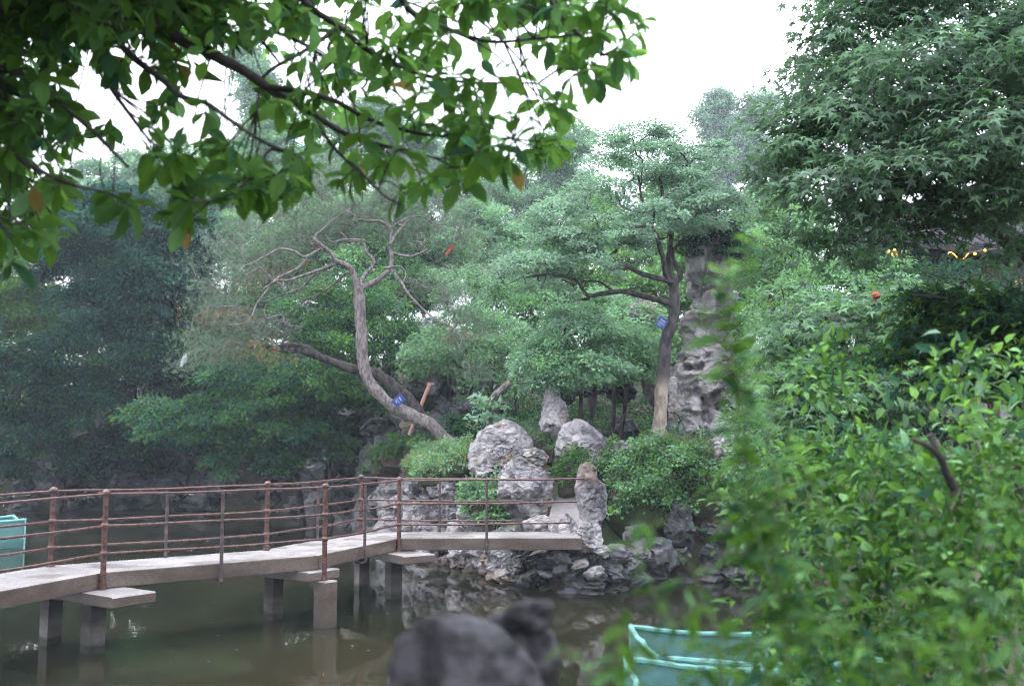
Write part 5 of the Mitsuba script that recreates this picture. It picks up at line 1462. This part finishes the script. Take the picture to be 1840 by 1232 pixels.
def overhang():
    rng = rng_(95)
    k = thing('overhanging_tree', 'near tree with whorls of broad glossy leaves hanging over the top left', 'tree')
    part(k, 'trunk', mikit.ply(tube(spline([(-3.7, 3.5, .3), (-3.45, 3.35, 2.0), (-3.2, 3.3, 3.2), (-2.9, 3.2, 4.2), (-2.4, 3.1, 5.2)], 8), np.linspace(.19, .08, 33), 12, rough=.2), 'dark_bark', 40))
    B_ = [
        ([(-900, 60, 3.2), (-400, 30, 3.2), (-100, 30, 3.1), (127, 8, 3.1), (236, 28, 3.1), (308, 63, 3.1), (380, 97, 3.1), (443, 131, 3.1), (498, 169, 3.1), (557, 203, 3.1), (620, 240, 3.1), (680, 262, 3.1)], .034, .006),
        ([(60, 10, 3.1), (169, 27, 3.0), (203, 63, 3.0), (236, 101, 2.95), (291, 143, 2.9), (325, 173, 2.9), (371, 186, 2.85), (418, 219, 2.8), (477, 257, 2.8), (532, 278, 2.8)], .014, .004),
        ([(400, -160, 3.4), (544, 0, 3.2), (608, 46, 3.2), (659, 89, 3.1), (727, 122, 3.1), (769, 137, 3.1), (819, 146, 3.1), (870, 149, 3.05), (967, 150, 3.0)], .013, .003),
        ([(608, 50, 3.2), (550, 90, 3.15), (485, 127, 3.1), (468, 155, 3.1), (462, 200, 3.05)], .008, .003),
        ([(470, 155, 3.1), (540, 165, 3.05), (600, 181, 3.0), (663, 215, 3.0), (727, 234, 2.95), (781, 244, 2.9), (853, 247, 2.9), (921, 249, 2.85)], .010, .003),
        ([(600, 232, 3.1), (646, 249, 3.0), (684, 260, 3.0), (756, 276, 2.95), (820, 300, 2.9)], .007, .0025),
        ([(560, 210, 3.1), (604, 270, 2.95), (655, 316, 2.85), (691, 352, 2.8), (722, 368, 2.8)], .007, .0025),
        ([(600, -200, 3.5), (722, 0, 3.3), (769, 34, 3.2), (811, 55, 3.2), (880, 75, 3.15), (960, 70, 3.1), (1060, 60, 3.05)], .012, .003),
        ([(520, 275, 2.85), (485, 270, 2.8), (464, 300, 2.75), (435, 333, 2.7), (392, 359, 2.7), (345, 362, 2.65)], .006, .0025),
        ([(200, 160, 3.0), (240, 215, 2.9), (270, 253, 2.85), (312, 287, 2.8)], .007, .0025),
        ([(-500, 180, 2.9), (-100, 240, 2.8), (20, 280, 2.7), (110, 325, 2.65), (203, 350, 2.6)], .014, .0025),
        ([(-500, 260, 2.7), (-120, 330, 2.6), (-20, 380, 2.5), (20, 430, 2.45)], .013, .003),
        ([(-900, -100, 3.4), (-300, -60, 3.2), (-60, 80, 3.0), (60, 150, 2.9), (160, 230, 2.85), (230, 300, 2.75)], .02, .004),
        ([(-300, -200, 3.8), (0, -120, 3.6), (200, -60, 3.5), (330, 10, 3.4), (420, 60, 3.4), (500, 60, 3.3), (600, 110, 3.3)], .02, .004),
        ([(1000, -250, 3.4), (960, -100, 3.2), (990, 0, 3.1), (1040, 60, 3.05), (1080, 100, 3.0)], .01, .003),
    ]
    nodes = []
    for pts, r0, r1 in B_:
        p = spline([at(*q) for q in pts], 6)
        part(k, 'limb', mikit.ply(tube(p, np.linspace(r0, r1, len(p)), 8, rough=.2, seed=4), 'dark_bark', 40))
        nodes += list(p[::2])
    nodes = np.array(nodes)
    # whorls: the clear ones at the edge of the canopy, then random ones inside its outline
    W = [(203, 352), (290, 300), (333, 362), (395, 268), (412, 335), (505, 335), (478, 352), (545, 330), (728, 352), (770, 318), (828, 325), (884, 268), (905, 292), (975, 268), (1000, 182), (1016, 205), (1080, 48), (1112, 82), (1135, 92), (1072, 140), (935, 195), (865, 222), (1090, 10), (1130, 12), (640, 300), (690, 290), (365, 320), (25, 440), (20, 470), (110, 330), (60, 350), (840, 200), (1010, 250), (950, 290), (450, 350), (560, 300), (300, 385), (330, 395), (205, 375), (235, 372), (1150, 40), (610, 330)]
    import shapely
    poly = shapely.Polygon([(-250, -60), (1175, -60), (1150, 60), (1125, 160), (1040, 175), (1015, 280), (940, 290), (880, 320), (800, 335), (730, 345), (640, 310), (545, 345), (440, 370), (360, 375), (260, 350), (190, 340), (90, 330), (70, 440), (-250, 460)])
    T, wt = [], []
    for px, py in W:
        T.append(at(px, py, rng.uniform(2.65, 3.0)))
    while len(T) < 390:
        px, py = rng.uniform(-250, 1175), rng.uniform(-60, 460)
        # open sky shows through between the boughs
        hole = meshkit.fbm(np.array([px / 120.0, py / 80.0, 3.3]), 2)
        if not shapely.contains_xy(poly, px, py) or (hole > .60 and px > 60) or (100 < px < 340 and 60 < py < 250 and rng.uniform() < .6):
            continue
        T.append(at(px, py, rng.uniform(2.6, 3.7)))
    for _ in range(330):                                   # the thick of the crown, on the trunk's side
        T.append(at(rng.uniform(-500, 130) if _ % 3 else rng.uniform(100, 400), rng.uniform(-120, 430) if _ % 3 else rng.uniform(-120, 60), rng.uniform(2.9, 4.6)))
    for _ in range(400):                                   # the rest of the crown, above and to the left of the picture
        T.append(np.array([rng.uniform(-4.2, -.6), rng.uniform(2.3, 5.2), rng.uniform(4.0, 5.6)]))
    for _ in range(60):
        T.append(np.array([rng.uniform(-2.6, -1.35), rng.uniform(2.2, 3.4), rng.uniform(2.9, 4.2)]))
    T = np.array(T)
    twigs, P, D, N, L = [], [], [], [], []
    for c in T:
        dist = np.linalg.norm(nodes - c, axis=1)
        j = int(np.argmin(dist + .6 * np.maximum(c[2] - nodes[:, 2], 0)))
        a = nodes[j]
        m1 = a + (c - a) * .5 + [0, 0, .03 * dist[j]] + rng.normal(size=3) * .05 * dist[j]
        p = spline([a, m1, c], 3)
        twigs.append(tube(p, np.linspace(.0042 if dist[j] > .3 else .003, .0022, len(p)), 4, caps=False))
        tan = unit(c - m1 + [0, 0, .1 * dist[j]])
        n = rng.integers(5, 10)
        e1 = unit(np.cross(tan, [.3, .2, 1]))
        e2 = np.cross(tan, e1)
        ph = rng.uniform(0, 6.3)
        for q in range(n):
            a_ = ph + q * 2.4
            d = (e1 * math.cos(a_) + e2 * math.sin(a_)) + tan * rng.uniform(.1, .8)
            d[2] -= rng.uniform(.15, .75)
            P.append(c - tan * .012 * q * rng.uniform(.3, 1))
            D.append(unit(d))
            N.append(np.array([0, 0, 1.0]) + tan * .6 + rng.normal(size=3) * .35)
            L.append(rng.uniform(.070, .112) * (.6 if q < 2 else 1))
    # unseen crown over bank and viewpoint, added to shade the near scene
    cc = np.column_stack([rng.uniform(-7, .3, 1150), rng.uniform(-4.5, 4.9, 1150), rng.uniform(4.2, 7.0, 1150)])
    cc = cc[(cc[:, 0] < -.75) | (cc[:, 1] < 1.0)]
    cc = np.vstack([cc, np.column_stack([rng.uniform(-3.2, -.95, 260), rng.uniform(2.0, 3.5, 260), rng.uniform(3.8, 4.5, 260)])])  # extra layer above the frame, added to darken the leaves at left
    top = spline([(-2.4, 3.1, 5.2), (-2.2, 2.2, 5.7), (-1.8, 1.0, 6.0), (-1.0, -.8, 6.2)], 6)
    part(k, 'limb', mikit.ply(tube(top, np.linspace(.08, .04, len(top)), 9, rough=.2), 'dark_bark', 40))
    part(k, 'branches', mikit.ply(grow(list(top[::3]) + [np.array([-2.9, 3.2, 4.2])], None, cc[::6], rng, rmin=.005, sides=4), 'dark_bark', 60), stuff=True)
    part(k, 'added_crown', leaf_ply([foliage(cc, np.zeros_like(cc) + [0, 0, .4], 55, .42, .12, rng, u=(1.5, .3), v=(1.0, .2), aspect=.5, flat=.5)], 'leaf'), stuff=True)
    part(k, 'twigs', mikit.ply(join(twigs), 'dark_bark', 60), stuff=True)
    P, D, N, L = map(np.array, (P, D, N, L))
    n = len(P)
    u = (1.9 + rng.normal(size=n) * .35).clip(.4, 2.8)
    old = rng.uniform(size=n) < .005
    u[old] = 6.95
    near_crown(k, 'leaf', 'obovate', (P, D, N, L, L * .44, u, np.exp(rng.normal(size=n) * .2) * np.where(old, .8, 1.5)), 'leaf_glossy', 300)


overhang()

# leaves and petals adrift on the pond
rng = rng_(500)
pts = np.column_stack([rng.uniform(-5, 3, 110), rng.uniform(6.5, 15, 110), np.full(110, .004)])
pts = pts[pond_sd(pts[:, 0], pts[:, 1]) < -.3]
d = rng.normal(size=pts.shape) * [1, 1, 0]
solo('floating_litter', leaf_ply([leaf_fans(pts, d, pts * 0 + [0, 0, 1.0], rng.uniform(.02, .06, len(pts)), rng.uniform(.012, .03, len(pts)), rng.choice([6.4, 5, 5, 3, 4], len(pts)), rng.uniform(.6, 1.4, len(pts)), fold=.05)], 'leaf'), 'small fallen leaves scattered over the pond', 'leaves', kind='stuff')
